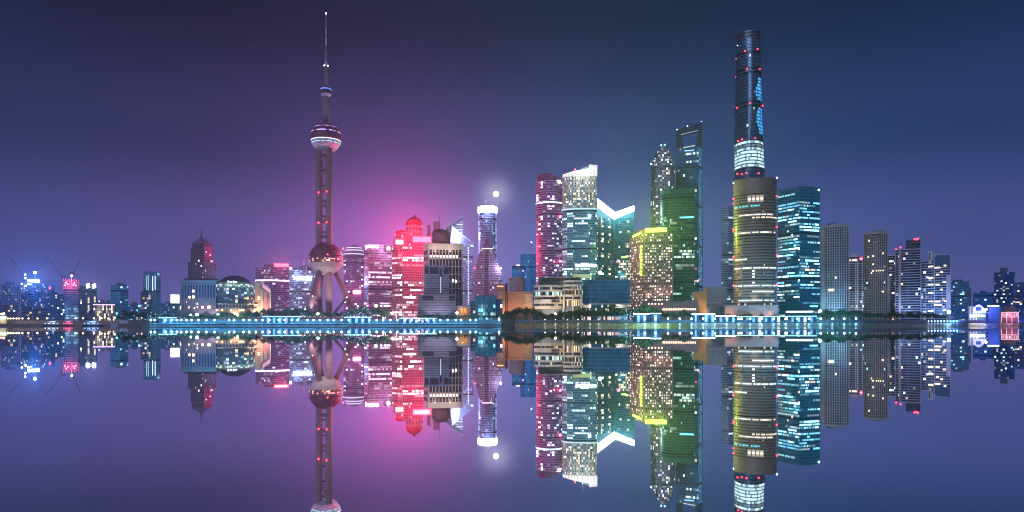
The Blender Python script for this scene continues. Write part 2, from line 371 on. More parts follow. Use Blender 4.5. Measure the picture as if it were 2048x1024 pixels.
#==OBJECTS==
# ================================================================== television tower with three spheres
def pearl():
    T = Thing('television_tower', 'tall television tower with stacked spheres on slanted legs', 'tower', 652, 1000); BLD.append((612, 712, 'television tower'))
    rnd = random.Random(5); m = 1000 / F; a = T.a
    conc = mat('mauve_concrete', (.29, .225, .25), .7, var=.1, bump=.2)
    sph = glass('maroon_sphere_panel', (.24, .12, .17), .5, .15); wsp = mat('white_sphere_panel', (.62, .58, .60), .45, var=.06)
    cap = mat('sphere_shell', (.10, .06, .08), .6, .1)
    def sphere(zc, r, rows, colfn, names):
        core = T.part(MB().ball((0, 0, zc), r - .35, 48, 24), names[0], cap, smooth=True)
        P = MB(); n = 56
        for i in range(rows):
            t0, t1 = pi * i / rows + .012, pi * (i + 1) / rows - .012
            for k in range(n):
                a0, a1 = 2 * pi * (k + .06) / n, 2 * pi * (k + .94) / n
                pt = lambda t, q: (r * sin(t) * cos(q), r * sin(t) * sin(q), zc - r * cos(t))
                c = colfn(zc - r * cos((t0 + t1) / 2), k)
                P.quad(pt(t0, a0), pt(t0, a1), pt(t1, a1), pt(t1, a0), c)
        return T.part(P, names[1], sph, kind='stuff')
    # lower sphere
    zl, rl = T.z(518), 33.3 * m
    def clow(z, k):
        py = HOR - (z + GZ - H) / m
        if 519 < py < 522.5: return (1.5, .45, .5, 1) if rnd.random() < .35 else (.02, .01, .01, 1)
        if 522.5 <= py < 527.5:
            return hot(rnd, [(1, .35, .15), (1, .6, .3), (1, .2, .3)], .3, 2.4) if rnd.random() < .42 else (.03, .005, .01, .8)
        return (0, 0, 0, rnd.uniform(.75, 1.2))
    sphere(zl, rl, 30, clow, ('lower_sphere_core', 'lower_sphere_panels'))
    pr = [(rl * 1.012 * sin(t), zl - rl * 1.012 * cos(t)) for t in [radians(8 + 5 * i) for i in range(14)]]
    T.part(MB().lathe(pr, 56, cap=False), 'lower_sphere_bowl', wsp, smooth=True)
    R = MB()
    for i in range(26):
        q = 2 * pi * i / 26; t = radians(62); R.ball((rl * 1.02 * sin(t) * cos(q), rl * 1.02 * sin(t) * sin(q), zl - rl * 1.02 * cos(t)), .55, 6, 4)
    T.part(R, 'porthole_ring', cap, kind='stuff')
    T.part(MB().lathe([(rl * .992 + .1, T.z(528.5)), (rl * .992 + 1.2, T.z(528)), (rl * .992 + 1.2, T.z(526.8)), (rl * .992, T.z(526.4))], 56, cap=False), 'sphere_rim', wsp)
    T.part(MB().lathe([(rl + .0, T.z(513)), (rl + .7, T.z(512.6)), (rl + .7, T.z(511.4)), (rl, T.z(511))], 56, cap=False), 'sphere_rim', cap)
    # upper sphere
    zu, ru = T.z(276), 30 * m
    def cup(z, k):
        py = HOR - (z + GZ - H) / m
        if 255 < py < 257.5: return (.75, .45, 1.3, 1) if rnd.random() < .45 else (.03, .01, .05, 1)
        if 264 < py < 268: return (1.0, .75, 2.0, 1) if rnd.random() < .72 else (.05, .02, .1, 1)
        if 272 < py < 275 and rnd.random() < .1: return (2.0, .5, .3, 1)
        if 281 < py < 283.6: return (1.0, 1.05, 1.3, 1)
        if 284 <= py < 288: return (.10, .2, .3, 1)
        if 288 <= py < 290.5: return (.4, .75, .95, 1) if rnd.random() < .8 else (.1, .2, .3, 1)
        if 290.5 <= py: return (.16, .10, .14, 3)
        return (.012, .004, .012, rnd.uniform(.8, 1.2))
    sphere(zu, ru, 34, cup, ('upper_sphere_core', 'upper_sphere_panels'))
    for py in (261, 270, 279): 
        rr_ = sqrt(max(ru ** 2 - (T.z(py) - zu) ** 2, 1)); T.part(MB().lathe([(rr_, T.z(py + .8)), (rr_ + .6, T.z(py + .5)), (rr_ + .6, T.z(py - .5)), (rr_, T.z(py - .8))], 48, cap=False), 'sphere_rim', cap)
    pr = [(ru * 1.012 * sin(t_), zu - ru * 1.012 * cos(t_)) for t_ in [radians(14 + 5 * i) for i in range(7)]]
    T.part(MB().lathe(pr, 48, cap=False), 'upper_sphere_bowl', mat('grey_sphere_panel', (.34, .29, .33), .5, var=.06), smooth=True)
    # small top sphere
    zt, rt = T.z(184), 11 * m
    P = MB(); P.ball((0, 0, zt), rt, 32, 16); T.part(P, 'top_sphere', cap, smooth=True)
    T.part(MB().lathe([(rt * .93, T.z(180.5)), (rt * .98, T.z(180)), (rt * .98, T.z(178.5)), (rt * .86, T.z(178))], 32, cap=False), 'light_ring', lamp_mat('blue_ring_glow', (.10, .25, 1), 1.1))
    pr = [(rt * 1.02 * sin(t_), zt - rt * 1.02 * cos(t_)) for t_ in [radians(10 + 8 * i) for i in range(8)]]
    T.part(MB().lathe(pr, 32, cap=False), 'top_sphere_bowl', wsp, smooth=True)
    T.part(MB().lathe([(rt * .75, T.z(176)), (rt * .8, T.z(174)), (rt * .6, T.z(173))], 24), 'top_deck', conc)
    # shafts: three columns, cross rings and open bays between
    r = 10.0; cr = 4.85
    angs = [radians(-65), radians(178), radians(65)]
    for q in angs:
        T.part(MB().tube((r * cos(q), r * sin(q), 0), (r * cos(q), r * sin(q), T.z(288)), cr, cr, 28), 'column', conc, smooth=True)
    for py in range(318, 500, 31):
        zc = T.z(py); RB = MB()
        for i in range(3):
            q0, q1 = angs[i], angs[(i + 1) % 3]
            RB.tube((r * cos(q0), r * sin(q0), zc), (r * cos(q1), r * sin(q1), zc), 2.2, 2.2, 10)
            RB.tube((r * cos(q0), r * sin(q0), zc + 7), (r * cos(q1), r * sin(q1), zc + 7), 1.0, 1.0, 8)
        T.part(RB, 'cross_beam', conc, smooth=True)
    LS = MB().tube((3.5, 0, T.z(300)), (3.5, 0, 0), 1.5, 1.5, 12)
    T.part(LS, 'lift_shaft', mat('pale_lift_shaft', (.5, .46, .52), .5), smooth=True)
    T.part(MB().lathe([(5.1, T.z(248)), (4.7, T.z(215)), (4.4, T.z(192))], 28), 'neck', conc, smooth=True)
    T.part(MB().lathe([(7, T.z(250)), (6, T.z(246))], 28), 'neck_collar', conc)
    for py in (222, 231): T.part(MB().lathe([(5.3, T.z(py + 1)), (5.3, T.z(py - 1))], 24), 'neck_collar', conc)
    A_ = MB(); A_.lathe([(3.4, T.z(176)), (3.0, T.z(150)), (2.5, T.z(133))], 16); T.part(A_, 'mast', conc, smooth=True)
    A_ = MB(); A_.lathe([(2.0, T.z(133)), (1.8, T.z(96))], 12); T.part(A_, 'mast', conc, smooth=True)
    pale = mat('pale_mast_paint', (.55, .55, .58), .5)
    A_ = MB(); A_.lathe([(1.3, T.z(96)), (1.1, T.z(72)), (.8, T.z(50)), (.55, T.z(28))], 10); T.part(A_, 'antenna', pale, smooth=True)
    for py, rr_ in ((96, 2.6), (72, 1.9), (51, 1.7), (134, 3.4)): T.part(MB().lathe([(rr_, T.z(py + 1.3)), (rr_, T.z(py - .8))], 14), 'mast_collar', dark_metal)
    wl = lamp_mat('white_beacon_glow', (.85, .9, 1), 7)
    T.beacon(652, 27, 1.1, 0, wl)
    for px in (648.5, 655.5): T.beacon(px, 132.5, .95, -2.5, wl)
    for px, py in ((637, 387), (653, 386), (637, 447), (653, 447)): T.beacon(px, py, 1.25, -13.5 if px > 645 else -5.8)
    for px, py in ((621, 514), (682, 513), (655, 512)): T.beacon(px, py, 1.1, -8 if px != 655 else -25.6)
    # slanted legs, ring joints and struts
    base = mat('base_drum_stone', (.30, .25, .25), .7, bump=.2)
    for q in (-8, 112, 232):
        c, s_ = cos(radians(q)), sin(radians(q))
        p0 = Vector((13 * c, 13 * s_, T.z(540))); p1 = Vector((44 * c, 44 * s_, 4))
        T.part(MB().tube(p0, p1, 3.9, 4.3, 24), 'leg', conc, smooth=True)
        mid = p0.lerp(p1, .56); dr = (p1 - p0).normalized()
        T.part(MB().tube(mid - dr * 2.2, mid + dr * 2.2, 5.2, 5.2, 24), 'leg_collar', conc, smooth=True)
        T.part(MB().tube(mid, (9 * c, 9 * s_, 8), 2.1, 2.1, 16), 'strut', conc, smooth=True)
        MB().ball((mid.x, mid.y - 5.6, mid.z), .7).build('joint_lamp', lamp_mat('joint_lamp_glow', (1, .75, .85), 4), T.o)
    T.part(MB().lathe([(50, 0), (50, 4.5), (47, 5.2), (44, 6.5)], 60), 'base_drum', base)
    RL = MB()
    for i in range(40):
        q = 2 * pi * i / 40; RL.ball((49 * cos(q), 49 * sin(q), 6.4), .75, 6, 4)
    T.part(RL, 'base_lamps', lamp_mat('base_lamp_glow', (1, .72, .55), 3.0), kind='stuff')
    # floodlights on the base drum washing legs and spheres
    for q, P, c in ((250, 42000, (1, .72, .74)), (305, 46000, (1, .74, .66)), (200, 30000, (.8, .72, 1))):
        x_, y_ = 46 * cos(radians(q)), 46 * sin(radians(q)); 
        MB().box(x_ - .6, x_ + .6, y_ - .5, y_ + .5, 6.2, 7.2).build('floodlight', dark_metal, T.o)
        T.light(652 + x_ / m / cos(a), HOR - (8 + GZ - H) / m, y_, P * 1.1, c, 'SPOT', (.5, .5), (x_ * .25, y_ * .1, 95), spot=75, name='floodlight_beam')
    return T
pearl()
# ================================================================== twisted supertall
def twist():
    D = 1435; T = Thing('skyscraper', 'tallest twisted skyscraper with red beacons rising behind the brown tower', 'skyscraper', 1500, D); BLD.append((1466, 1555, 'brown curved tower'))
    rnd = random.Random(9); m = D / F; ztop = T.z(64)
    gl = glass('slate_curtain_glass', (.06, .12, .22), .2, .45); sm = mat('slate_fin', (.13, .19, .29), .4, .5); core = mat('slate_core', (.03, .035, .05), .5)
    NR = 54
    def R(z):
        t = z / ztop; return (37.0 - 13.5 * t ** 1.05) * m / 1.07
    def ring(z, d=0, cap_=False):
        t = z / ztop; ph = radians(-35 + 120 * t); out = []
        for k in range(NR):
            q = 2 * pi * k / NR; r = R(z) * (1 + .055 * cos(3 * (q - ph))) + d
            dq = (q - ph - .35 + pi) % (2 * pi) - pi
            r -= 2.2 * math.exp(-(dq / .10) ** 2)
            zz = z
            if cap_: zz = z - 9 * (.5 - .5 * cos(q - radians(70)))
            out.append((r * cos(q) - 2.5 * m * t, r * sin(q), zz))
        return out
    nf = 88; Pn, S = MB(), MB(); Cc = MB()
    prev = None
    zs = [ztop * k / nf for k in range(nf + 1)]
    dkb = (T.z(216), T.z(285), T.z(150), T.z(115), T.z(346))
    for k in range(nf):
        top_ = k >= nf - 1
        z0, z1 = zs[k], zs[k + 1]
        c0, c1 = ring(z0, -.8), ring(z1, -.8, k >= nf - 3); i = len(Cc.v)
        if k == 0: Cc.v += c0
        Cc.v += c1
        a0, a1 = ring(z0 + .3 * (z1 - z0), -.2), ring(z1, -.2, k >= nf - 3)
        s0, s1 = ring(z0, .55), ring(z0 + .26 * (z1 - z0), .55)
        py = HOR - ((z0 + z1) / 2 + GZ - H) / m
        mech = any(abs((z0 + z1) / 2 - q) < 4.5 for q in dkb)
        for j in range(NR):
            jn = (j + 1) % NR; q = 2 * pi * (j + .5) / NR
            col = (.006, .008, .012, rnd.uniform(.7, 1.2))
            if mech: col = (0, 0, 0, .35)
            elif 289 < py < 342:
                g = {0: .9, 1: .8, 2: .16, 3: .7, 4: .9, 5: .25}[int((py - 289) / 4.6) % 6 if int((py - 289) / 4.6) < 12 else 2]
                if rnd.random() < .3: g *= .35
                col = (.62 * g * 1.25, .95 * g * 1.25, 1.0 * g * 1.25, 1)
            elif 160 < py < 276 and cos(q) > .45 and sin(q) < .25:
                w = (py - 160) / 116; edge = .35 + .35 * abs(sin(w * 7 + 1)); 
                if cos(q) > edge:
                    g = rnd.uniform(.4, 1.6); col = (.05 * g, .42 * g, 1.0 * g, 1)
            elif rnd.random() < .006: col = hot(rnd, COOL, .5, 1.5)
            Pn.quad(a0[j], a0[jn], a1[jn], a1[j], col)
            S.quad(s0[j], s0[jn], s1[jn], s1[j])
            b0, b1 = ring(z0, -.5)[j] if False else None, None
    # core skin as one welded loft
    V = MB(); 
    for k in range(nf + 1): V.v += ring(zs[k], -.8, k >= nf - 2)
    for k in range(nf):
        for j in range(NR):
            jn = (j + 1) % NR; V.f.append((k * NR + j, k * NR + jn, (k + 1) * NR + jn, (k + 1) * NR + j)); V.c.append(None)
    V.f.append(tuple(nf * NR + j for j in range(NR))); V.c.append(None)
    T.part(V, 'core', core); T.part(Pn, 'windows', gl, kind='stuff'); T.part(S, 'floor_fins', sm, kind='stuff')
    for py in (345, 285, 216, 150):
        z = T.z(py); r0, r1 = ring(z - 1.5, 1.4), ring(z + 2.0, 1.4); Q = MB()
        for j in range(NR): jn = (j + 1) % NR; Q.quad(r0[j], r0[jn], r1[jn], r1[j]); Q.quad(r1[j], r1[jn], ring(z + 2, -.5)[jn], ring(z + 2, -.5)[j])
        T.part(Q, 'belt', sm)
    for px, py in ((1473, 116), (1490, 110), (1515, 107), (1472, 152), (1494, 146), (1519, 146), (1474, 217), (1500, 215), (1525, 216), (1476, 285), (1484, 284), (1510, 284), (1475, 350), (1484, 353), (1493, 352), (1517, 353)):
        t_ = T.z(py); hw = R(t_) * 1.0; xo = T.x(px) + 2.5 * m * (t_ / ztop); yy = -sqrt(max(hw * hw * 1.04 - xo * xo, 9)) - 1.6
        T.beacon(px, py, 1.75, yy)
    T.beacon(1475, 95, .9, -20, lamp_mat('white_beacon_glow', (.85, .9, 1), 7))
    return T
twist()
# ================================================================== tower with a trapezoid opening
def opener():
    D = 1616; T = Thing('skyscraper', 'dark blue skyscraper with a trapezoid opening at its top', 'skyscraper', 1379, D); rnd = random.Random(3)
    gl = glass('deep_blue_glass', (.03, .09, .16), .2, .5); wm = mat('deep_blue_wall', (.015, .04, .075), .4, .3); sm = mat('deep_blue_fin', (.06, .12, .19), .4, .5)
    base = cornered(T, 1352, 1397, 1406, 8, 34)
    def lit(rnd, k, nf, e, nb, u, v):
        out = []; rr_ = rnd.random(); pr = .35 if rr_ < .22 else .05
        if e == 1: return [(.02, .10, .2, 1) if rnd.random() < .7 else (.06, .3, .5, 1) for _ in range(nb)]
        on = False
        for i in range(nb):
            if rnd.random() < .4: on = rnd.random() < pr
            out.append(hot(rnd, COOL + [(1, .9, .7)], .4, 1.8) if on else dark(rnd, (.003, .008, .015)))
        return out
    facade(T, base, 0, T.z(293), fh=6.4, bay=4.2, gm=gl, wm=wm, sm=sm, slab_h=1.2, slab_out=.3, lit=lit, seed=4)
    X, Z = T.x, T.z
    y0, y1 = 1.0, 26.0
    T.part(MB().front([(X(1352), Z(293)), (X(1367), Z(293)), (X(1361), Z(262)), (X(1360.5), Z(255)), (X(1352), Z(257))], y0 + 6, y1), 'upright', wm)
    T.part(MB().front([(X(1390), Z(293)), (X(1405.5), Z(293)), (X(1405.5), Z(244.5)), (X(1397.5), Z(246.5)), (X(1397), Z(260))], y0, y1), 'upright', wm)
    T.part(MB().front([(X(1360.6), Z(266)), (X(1397), Z(260.5)), (X(1397.5), Z(246.6)), (X(1360.4), Z(255))], y0 + 2.5, y1), 'top_bridge', wm)
    for (a, b, c, d, e, f) in ((1362, 268, 1396, 262, .25, (.5, .6, .9)),):
        T.part(MB().front([(X(a), Z(b)), (X(c), Z(d)), (X(c), Z(d - 1.3)), (X(a), Z(b - 1.3))], y0 + 1.8, y0 + 2.3), 'light_strip', lamp_mat('soft_blue_strip', (.5, .6, .9), .5))
    T.part(MB().front([(X(1366.5), Z(295)), (X(1391), Z(291.5)), (X(1391), Z(290)), (X(1366.5), Z(293.2))], y0 + 1.4, y0 + 3), 'light_strip', lamp_mat('pale_strip', (.7, .8, .85), .7))
    T.part(MB().box(X(1369), X(1388), y0 - 1.6, y0 + .4, Z(302), Z(300)), 'light_strip', lamp_mat('blue_strip', (.25, .6, 1), 1.3))
    T.part(MB().box(X(1404.2), X(1405.6), y0 - .5, y0 + .2, 0, Z(246)), 'corner_fin', sm)
    wl = MATS['white_beacon_glow']
    for px, py in ((1354, 256), (1375, 250), (1403, 243.5)): T.beacon(px, py, 1.3, y0 + 8, wl)
    for px, py in ((1392, 538), (1398, 560)): T.beacon(px, py, 1.5, -1.5)
opener()
# ================================================================== tiered pagoda-like tower
def tiered():
    D = 1537; T = Thing('skyscraper', 'tiered skyscraper with a spired crown and warm windows', 'skyscraper', 1326, D); m = D / F
    gl = glass('silver_blue_glass', (.16, .20, .26), .25, .5); wm = mat('steel_blue_wall', (.10, .13, .18), .45, .4); sm = mat('silver_fin', (.32, .36, .42), .35, .6)
    def octo(hw):
        w = hw * m; c = w * .42; n = w * .12
        return [(-w + c, -w), (w - c, -w), (w - c + n, -w + n), (w - n, -w + c - n), (w, -w + c), (w, w - c), (w - c, w), (-w + c, w), (-w, w - c), (-w, -w + c), (-w + n, -w + c - n), (-w + c - n, -w + n)]
    tiers = [(24, 620, 400), (23.2, 400, 336), (20, 336, 322), (15.5, 322, 312), (11, 312, 303), (7, 303, 297)]
    for i, (hw, yb, yt) in enumerate(tiers):
        lit = randw(.20 if yb > 340 else .45, [(1, .8, .55), (1, .75, .7), (.7, .85, 1), (1, .9, .75)], .35, 1.9, (.012, .018, .028))
        facade(T, octo(hw), T.z(yb) if i else 0, T.z(yt), fh=5.0 if i < 2 else 4, bay=4.4, gm=gl, wm=wm, sm=sm, slab_h=1.0, slab_out=.4, mull=.8, mull_out=.7, lit=lit, seed=20 + i, top=1.0, sname='floor_bands')
        T.part(MB().prism(offset(octo(hw), 1.5), T.z(yt) - .8, T.z(yt) + .6), 'cornice', sm)
    for dx in (-20, 20):
        T.part(MB().tube((dx * m, -20 * m, T.z(338)), (dx * m, -20 * m, T.z(328)), .8, .3), 'pinnacle', sm)
    T.part(MB().lathe([(4.2 * m, T.z(297)), (2.6 * m, T.z(293)), (1.6 * m, T.z(290)), (.8 * m, T.z(286)), (.3 * m, T.z(275))], 12), 'spire', sm)
    cm = lamp_mat('cyan_crown_glow', (.25, .85, 1), 3.5)
    for px, py in ((1322.5, 292), (1329.5, 291.5), (1321, 305), (1326, 304)): T.beacon(px, py, 1.8, -6 * m, cm, 'crown_lamp')
    T.beacon(1302.5, 331.5, 1.5, -22 * m, MATS['white_beacon_glow'])
tiered()
# ================================================================== buildings, from the left edge of the view to the right
cwall = mat('blue_grey_wall', (.13, .15, .20), .6); bwall = mat('dark_wall', (.05, .06, .08), .6); nglass = glass('navy_glass', (.06, .10, .18), .2, .45)
bluegl = glass('blue_glass', (.06, .22, .38), .2, .5); bluef = mat('blue_fin', (.09, .24, .36), .45, .3); greyf = mat('grey_fin', (.24, .26, .30), .5)
violgl = glass('violet_glass', (.22, .16, .32), .22, .5); violf = mat('violet_fin', (.34, .24, .38), .5)
tealgl = glass('teal_glass', (.06, .22, .28), .2, .5); tealf = mat('teal_fin', (.14, .34, .38), .45, .2)
NR_ = 'blocks on the far left bank'
blue_flood = lamp_mat('blue_white_glow', (.55, .72, 1.0), 10); red_glow = lamp_mat('red_sign_glow', (1, .06, .10), 5); white_glow = lamp_mat('white_sign_glow', (.9, .95, 1.0), 9)
T = tower('apartment_block', 'grey block with stepped roof at the far left end of the bank', 'building', 3, 40, 569, 1230, 26, nick='grey block at the left end', fh=3.4, bay=2.5, gm=nglass, wm=cwall, sm=greyf, slab_h=1.2, slab_out=.2, mull=.9, lit=randw(.14, MIX, .3, 1.1), seed=101)
roof_plant(T, 10, 31, 563, 569, 12, cwall)
T = tower('office_block', 'dark block topped by a blazing blue floodlit panel below two cranes', 'building', 42, 97, 566, 1260, 28, plan='corner', xc=66, cd=(14, 10), nick='blue floodlit block', fh=3.6, bay=2.5, gm=nglass, wm=bwall, sm=cwall, slab_h=1.2, slab_out=.2, lit=randw(.2, MIX, .3, 1.1, (.01, .015, .05)), seed=102)
T.sign(55, 79, 559.5, 564.5, blue_flood, -1, 800000, (.03, .25, 1.0), name='floodlit_panel'); T.part(MB().box(T.x(49), T.x(51.5), -2, 0, T.z(566), T.z(547)), 'scaffold_mast', steel)
for px, py in ((50.5, 550), (51, 557), (52, 572), (44, 568.5), (57, 568.5)): T.beacon(px, py, 1.5, -2.5, blue_flood, 'work_lamp')
T.part(MB().tube((T.x(70), -1, T.z(566)), (T.x(70), -1, T.z(546)), .5), 'lamp_post', steel)
T.beacon(70, 545, 2.6, -1, blue_flood, 'work_lamp'); T.light(70, 545, -8, 160000, (.04, .28, 1), size=(2.6, 2))
T = tower('office_block', 'slim dark block with a red oval light near its roof', 'building', 97, 110, 568, 1290, 20, fh=3.6, bay=2.5, gm=nglass, wm=bwall, sm=cwall, slab_out=.2, lit=randw(.1), seed=103)
T.part(MB().ball((T.x(100), -1, T.z(576)), 2.2, 10, 8, sz=1.6), 'oval_light', lamp_mat('dim_red_glow', (1, .12, .25), 1.2), smooth=True)
T = tower('office_block', 'low blue banded office with small lit windows beside the scaffolded tower', 'building', 92, 129, 588, 1180, 24, nick='low blue office', fh=3.6, bay=2.6, gm=bluegl, wm=cwall, sm=bluef, slab_out=.2, mull=.5, lit=randw(.14, MIX + CYAN), seed=104)
roof_plant(T, 104, 115, 584, 588, 10)
# tower under construction
T = tower('unfinished_tower', 'unfinished banded tower with red lit scaffolding and cranes on top', 'building', 127, 157, 577, 1240, 24, nick='unfinished tower', fh=4.2, bay=4, gm=bluegl, wm=cwall, sm=greyf, slab_h=1.4, slab_out=.5, lit=lambda rnd, k, nf, e, nb, u, v: [hot(rnd, CYAN, .12, .5) if v < .5 else dark(rnd, (.02, .03, .06)) for _ in range(nb)], seed=105)
S = MB()
for i in range(9):
    x_ = T.x(127) + (T.x(157) - T.x(127)) * i / 8; S.box(x_ - .25, x_ + .25, 0, .5, T.z(577), T.z(557 + (i % 3) * 2)); S.box(x_ - .25, x_ + .25, 14, 14.5, T.z(577), T.z(557))
for py in (572, 567, 562): S.box(T.x(127), T.x(157), -.1, .3, T.z(py) - .25, T.z(py) + .25)
T.part(S, 'scaffolding', mat('scaffold_red_paint', (.5, .2, .2), .6), kind='stuff')
for px, py, c in ((132, 566, 0), (136, 569, 0), (149, 566, 0), (152, 571, 0), (147, 570, 0), (130, 571, 0)): T.beacon(px, py, 1.5, -1.5, lamp_mat('red_work_glow', (1, .10, .16), 5), 'work_lamp')
T.light(141, 566, -6, 60000, (1, .08, .25), size=(2, 2))
T.part(MB().tube((T.x(143.5), -1, T.z(575)), (T.x(143.5), -1, T.z(553)), .5), 'lamp_post', steel); T.beacon(143.5, 551.5, 2.0, -1, lamp_mat('cyan_work_glow', (.45, .8, 1), 8), 'work_lamp'); T.light(143.5, 551.5, -4, 15000, (.3, .6, 1), size=(2, 2))
# cranes
def crane(label, x0, y0, x1, y1, D):
    C = Thing('tower_crane', label, 'crane', x0, D, gz=0, group='cranes over the building sites'); X, Z = C.x, C.z; zb = Z(y0)
    C.o.location.z = H + (HOR - 566) * D / F; dz = C.o.location.z; q = lambda px, py: Vector((X(px), 0, Z(py) - dz))
    M = MB()
    for sx in (-1, 1):
        for sy in (-1, 1): M.tube((sx, sy, -1), (sx, sy, q(x0, y0).z), .22, n=4)
    z = 0
    while z < q(x0, y0).z - 2: M.tube((-1, -1, z), (1, -1, z + 2), .14, n=4); M.tube((1, 1, z), (-1, 1, z + 2), .14, n=4); z += 2
    C.part(M, 'mast', dark_metal); a, b = q(x0, y0), q(x1, y1); J = MB(); d = (b - a); n = 12
    nrm = Vector((-d.z, 0, d.x)).normalized()
    for o in (nrm * .9, nrm * -.9): J.tube(a + o, b + o * .4, .26, n=4)
    for i in range(n):
        p, r_ = a.lerp(b, i / n), a.lerp(b, (i + 1) / n); sgn = 1 if i % 2 else -1; J.tube(p + nrm * .8 * sgn, r_ - nrm * .8 * sgn, .16, n=4)
    C.part(J, 'jib', dark_metal); back_ = a - Vector((d.normalized().x * 7, 0, -2))
    C.part(MB().tube(a, back_, .6), 'counter_jib', dark_metal); C.part(MB().box(back_.x - 1.5, back_.x + 1.5, -1.2, 1.2, back_.z - 2.5, back_.z + .5), 'counterweight', dark_metal)
    top = a + Vector((-d.normalized().x * 2, 0, 8)); C.part(MB().tube(a, top, .3), 'a_frame', dark_metal); C.part(MB().tube(top, b, .1, n=4), 'pendant_line', dark_metal)
    C.part(MB().box(a.x - 1.2, a.x + 1.2, -2.4, -1, a.z - 2, a.z + .6), 'cab', dark_metal)
crane('dark luffing crane leaning left over the blue floodlit block', 49, 549, 18, 516, 1262)
crane('dark luffing crane leaning right above the blue floodlit lamp', 73, 541, 96, 513, 1275)
crane('dark luffing crane leaning left beside the red scaffolding', 124, 554, 98, 520, 1245)
crane('dark luffing crane leaning right above the red scaffolding', 147, 548, 162, 516, 1255)
T = tower('office_tower', 'dark navy tower with two slanted white sign panels on its roof edge', 'building', 157, 194, 571, 1190, 24, nick='tower with two white signs', fh=3.8, bay=2.6, gm=nglass, wm=bwall, sm=bwall, slab_h=.7, slab_out=.15, lit=randw(.05, MIX, .4, 2), seed=106)
for x0 in (172, 184): T.part(MB().front([(T.x(x0 + 1), T.z(576.5)), (T.x(x0 + 8), T.z(575)), (T.x(x0 + 6.5), T.z(567)), (T.x(x0), T.z(568.5))], -1.2, -.5), 'sign_panel', white_glow); T.light(x0 + 4, 572, -3, 40000, (.5, .75, 1), 'AREA', (6, 7), name='sign_light')
for x0, ya, yb in ((175.5, 592, 625), (188, 590, 612)):
    S = MB()
    for i, py in enumerate(range(ya, yb, 3)):
        if (i * 7) % 5: S.box(T.x(x0), T.x(x0 + 3.4), -.5, 0, T.z(py + 2.2), T.z(py))
    T.part(S, 'lit_stair_windows', lamp_mat('warm_window_glow', (1, .78, .5), 1.0), kind='stuff')
T = tower('shopping_hall', 'low hall with a violet lit roof edge and warm lattice front', 'building', 187, 229, 609, 1120, 30, nick='violet edged hall', fh=4.4, bay=2.5, gm=nglass, wm=bwall, sm=greyf, slab_h=.8, slab_out=.5, mull=.6, mull_out=.5, lit=randw(.7, WARM + [(1, .9, .7)], .3, 1.7), seed=107)
T.part(MB().box(T.x(186), T.x(230), -1.2, -.4, T.z(610.2), T.z(608.3)), 'roof_light_strip', lamp_mat('violet_edge_glow', (.55, .35, 1), 2.2))
T = tower('office_tower', 'blue glass office slab right of the violet edged hall', 'building', 221, 257, 569, 1150, 26, plan='corner', xc=240, cd=(10, 12), nick='blue glass slab', fh=3.8, bay=3.2, gm=bluegl, wm=mat('deep_blue_spandrel', (.03, .10, .17), .5), sm=bluef, slab_h=1.0, slab_out=.25, lit=office(.08, .03, CYAN, .3, 1.6, (.01, .05, .09), .03), seed=108)
roof_plant(T, 232, 248, 566.5, 569, 10); T.beacon(243, 574.5, 1.2, -1, MATS['white_beacon_glow'], 'roof_lamp')
T = tower('low_building', 'low blue terrace block with bright ground floor left of the blue tower', 'building', 256, 291, 608, 1130, 24, nick='low blue terrace', fh=4, bay=3.5, gm=bluegl, wm=cwall, sm=bluef, slab_out=.3, lit=randw(.35, CYAN + WARM, .3, 1.8), seed=109)
roof_plant(T, 263, 274, 604.5, 608, 8, cwall)
T = tower('office_tower', 'slender blue tower with vertical light strips and a low annex', 'building', 287, 321, 543, 1140, 26, plan='corner', xc=312, cd=(5, 14), nick='slender blue tower', fh=3.8, bay=3.0, gm=bluegl, wm=mat('deep_blue_spandrel', (.03, .10, .17), .5), sm=bluef, slab_h=.6, slab_out=.2, mull=.35, mull_out=.35, lit=office(.05, .01, CYAN, .2, 1.2, (.012, .05, .08), .02), seed=110)
for px, ya, yb, c in ((293, 552, 580, .5), (305.3, 552, 582, 1.3), (310.3, 551, 580, 1.3), (296.5, 550, 581, .6)): T.part(MB().box(T.x(px) - .5, T.x(px) + .5, -1.0 + (312 - px) * .17, .2 + (312 - px) * .17, T.z(yb), T.z(ya)), 'light_strip', lamp_mat('pale_light_strip%d' % int(c * 10), (.75, .95, 1), c))
A2 = T; facade(T, rect(T, 281.5, 305, 12, -9), 0, T.z(584), fh=3.8, bay=3.0, gm=nglass, wm=bwall, sm=bluef, slab_h=.9, slab_out=.25, lit=randw(.25, COOL + WARM, .4, 2), seed=111, wname='annex_wall')
T = tower('low_building', 'low teal building beside the white billboard', 'building', 322, 366, 606, 1100, 20, fh=3.8, bay=2.5, gm=bluegl, wm=cwall, sm=bluef, slab_out=.25, lit=randw(.12, CYAN, .3, 1.2), seed=112)
roof_plant(T, 330, 346, 603, 606, 8, cwall)
T = Thing('billboard', 'blank glowing white billboard left of the stone convention hall', 'billboard', 350, 1085)
T.part(MB().box(T.x(341), T.x(359), -.5, .5, T.z(606.5), T.z(589)), 'screen', lamp_mat('billboard_glow', (.95, .97, 1), 1.25)); T.part(MB().box(T.x(340), T.x(360), .55, 1.2, T.z(608), T.z(588.2)), 'frame', dark_metal)
for px in (344, 356): T.part(MB().tube((T.x(px), .8, 0), (T.x(px), .8, T.z(600)), .5), 'post', steel)
T.light(350, 598, -1.2, 16000, (.9, .95, 1), 'AREA', (13, 13), name='sign_light')
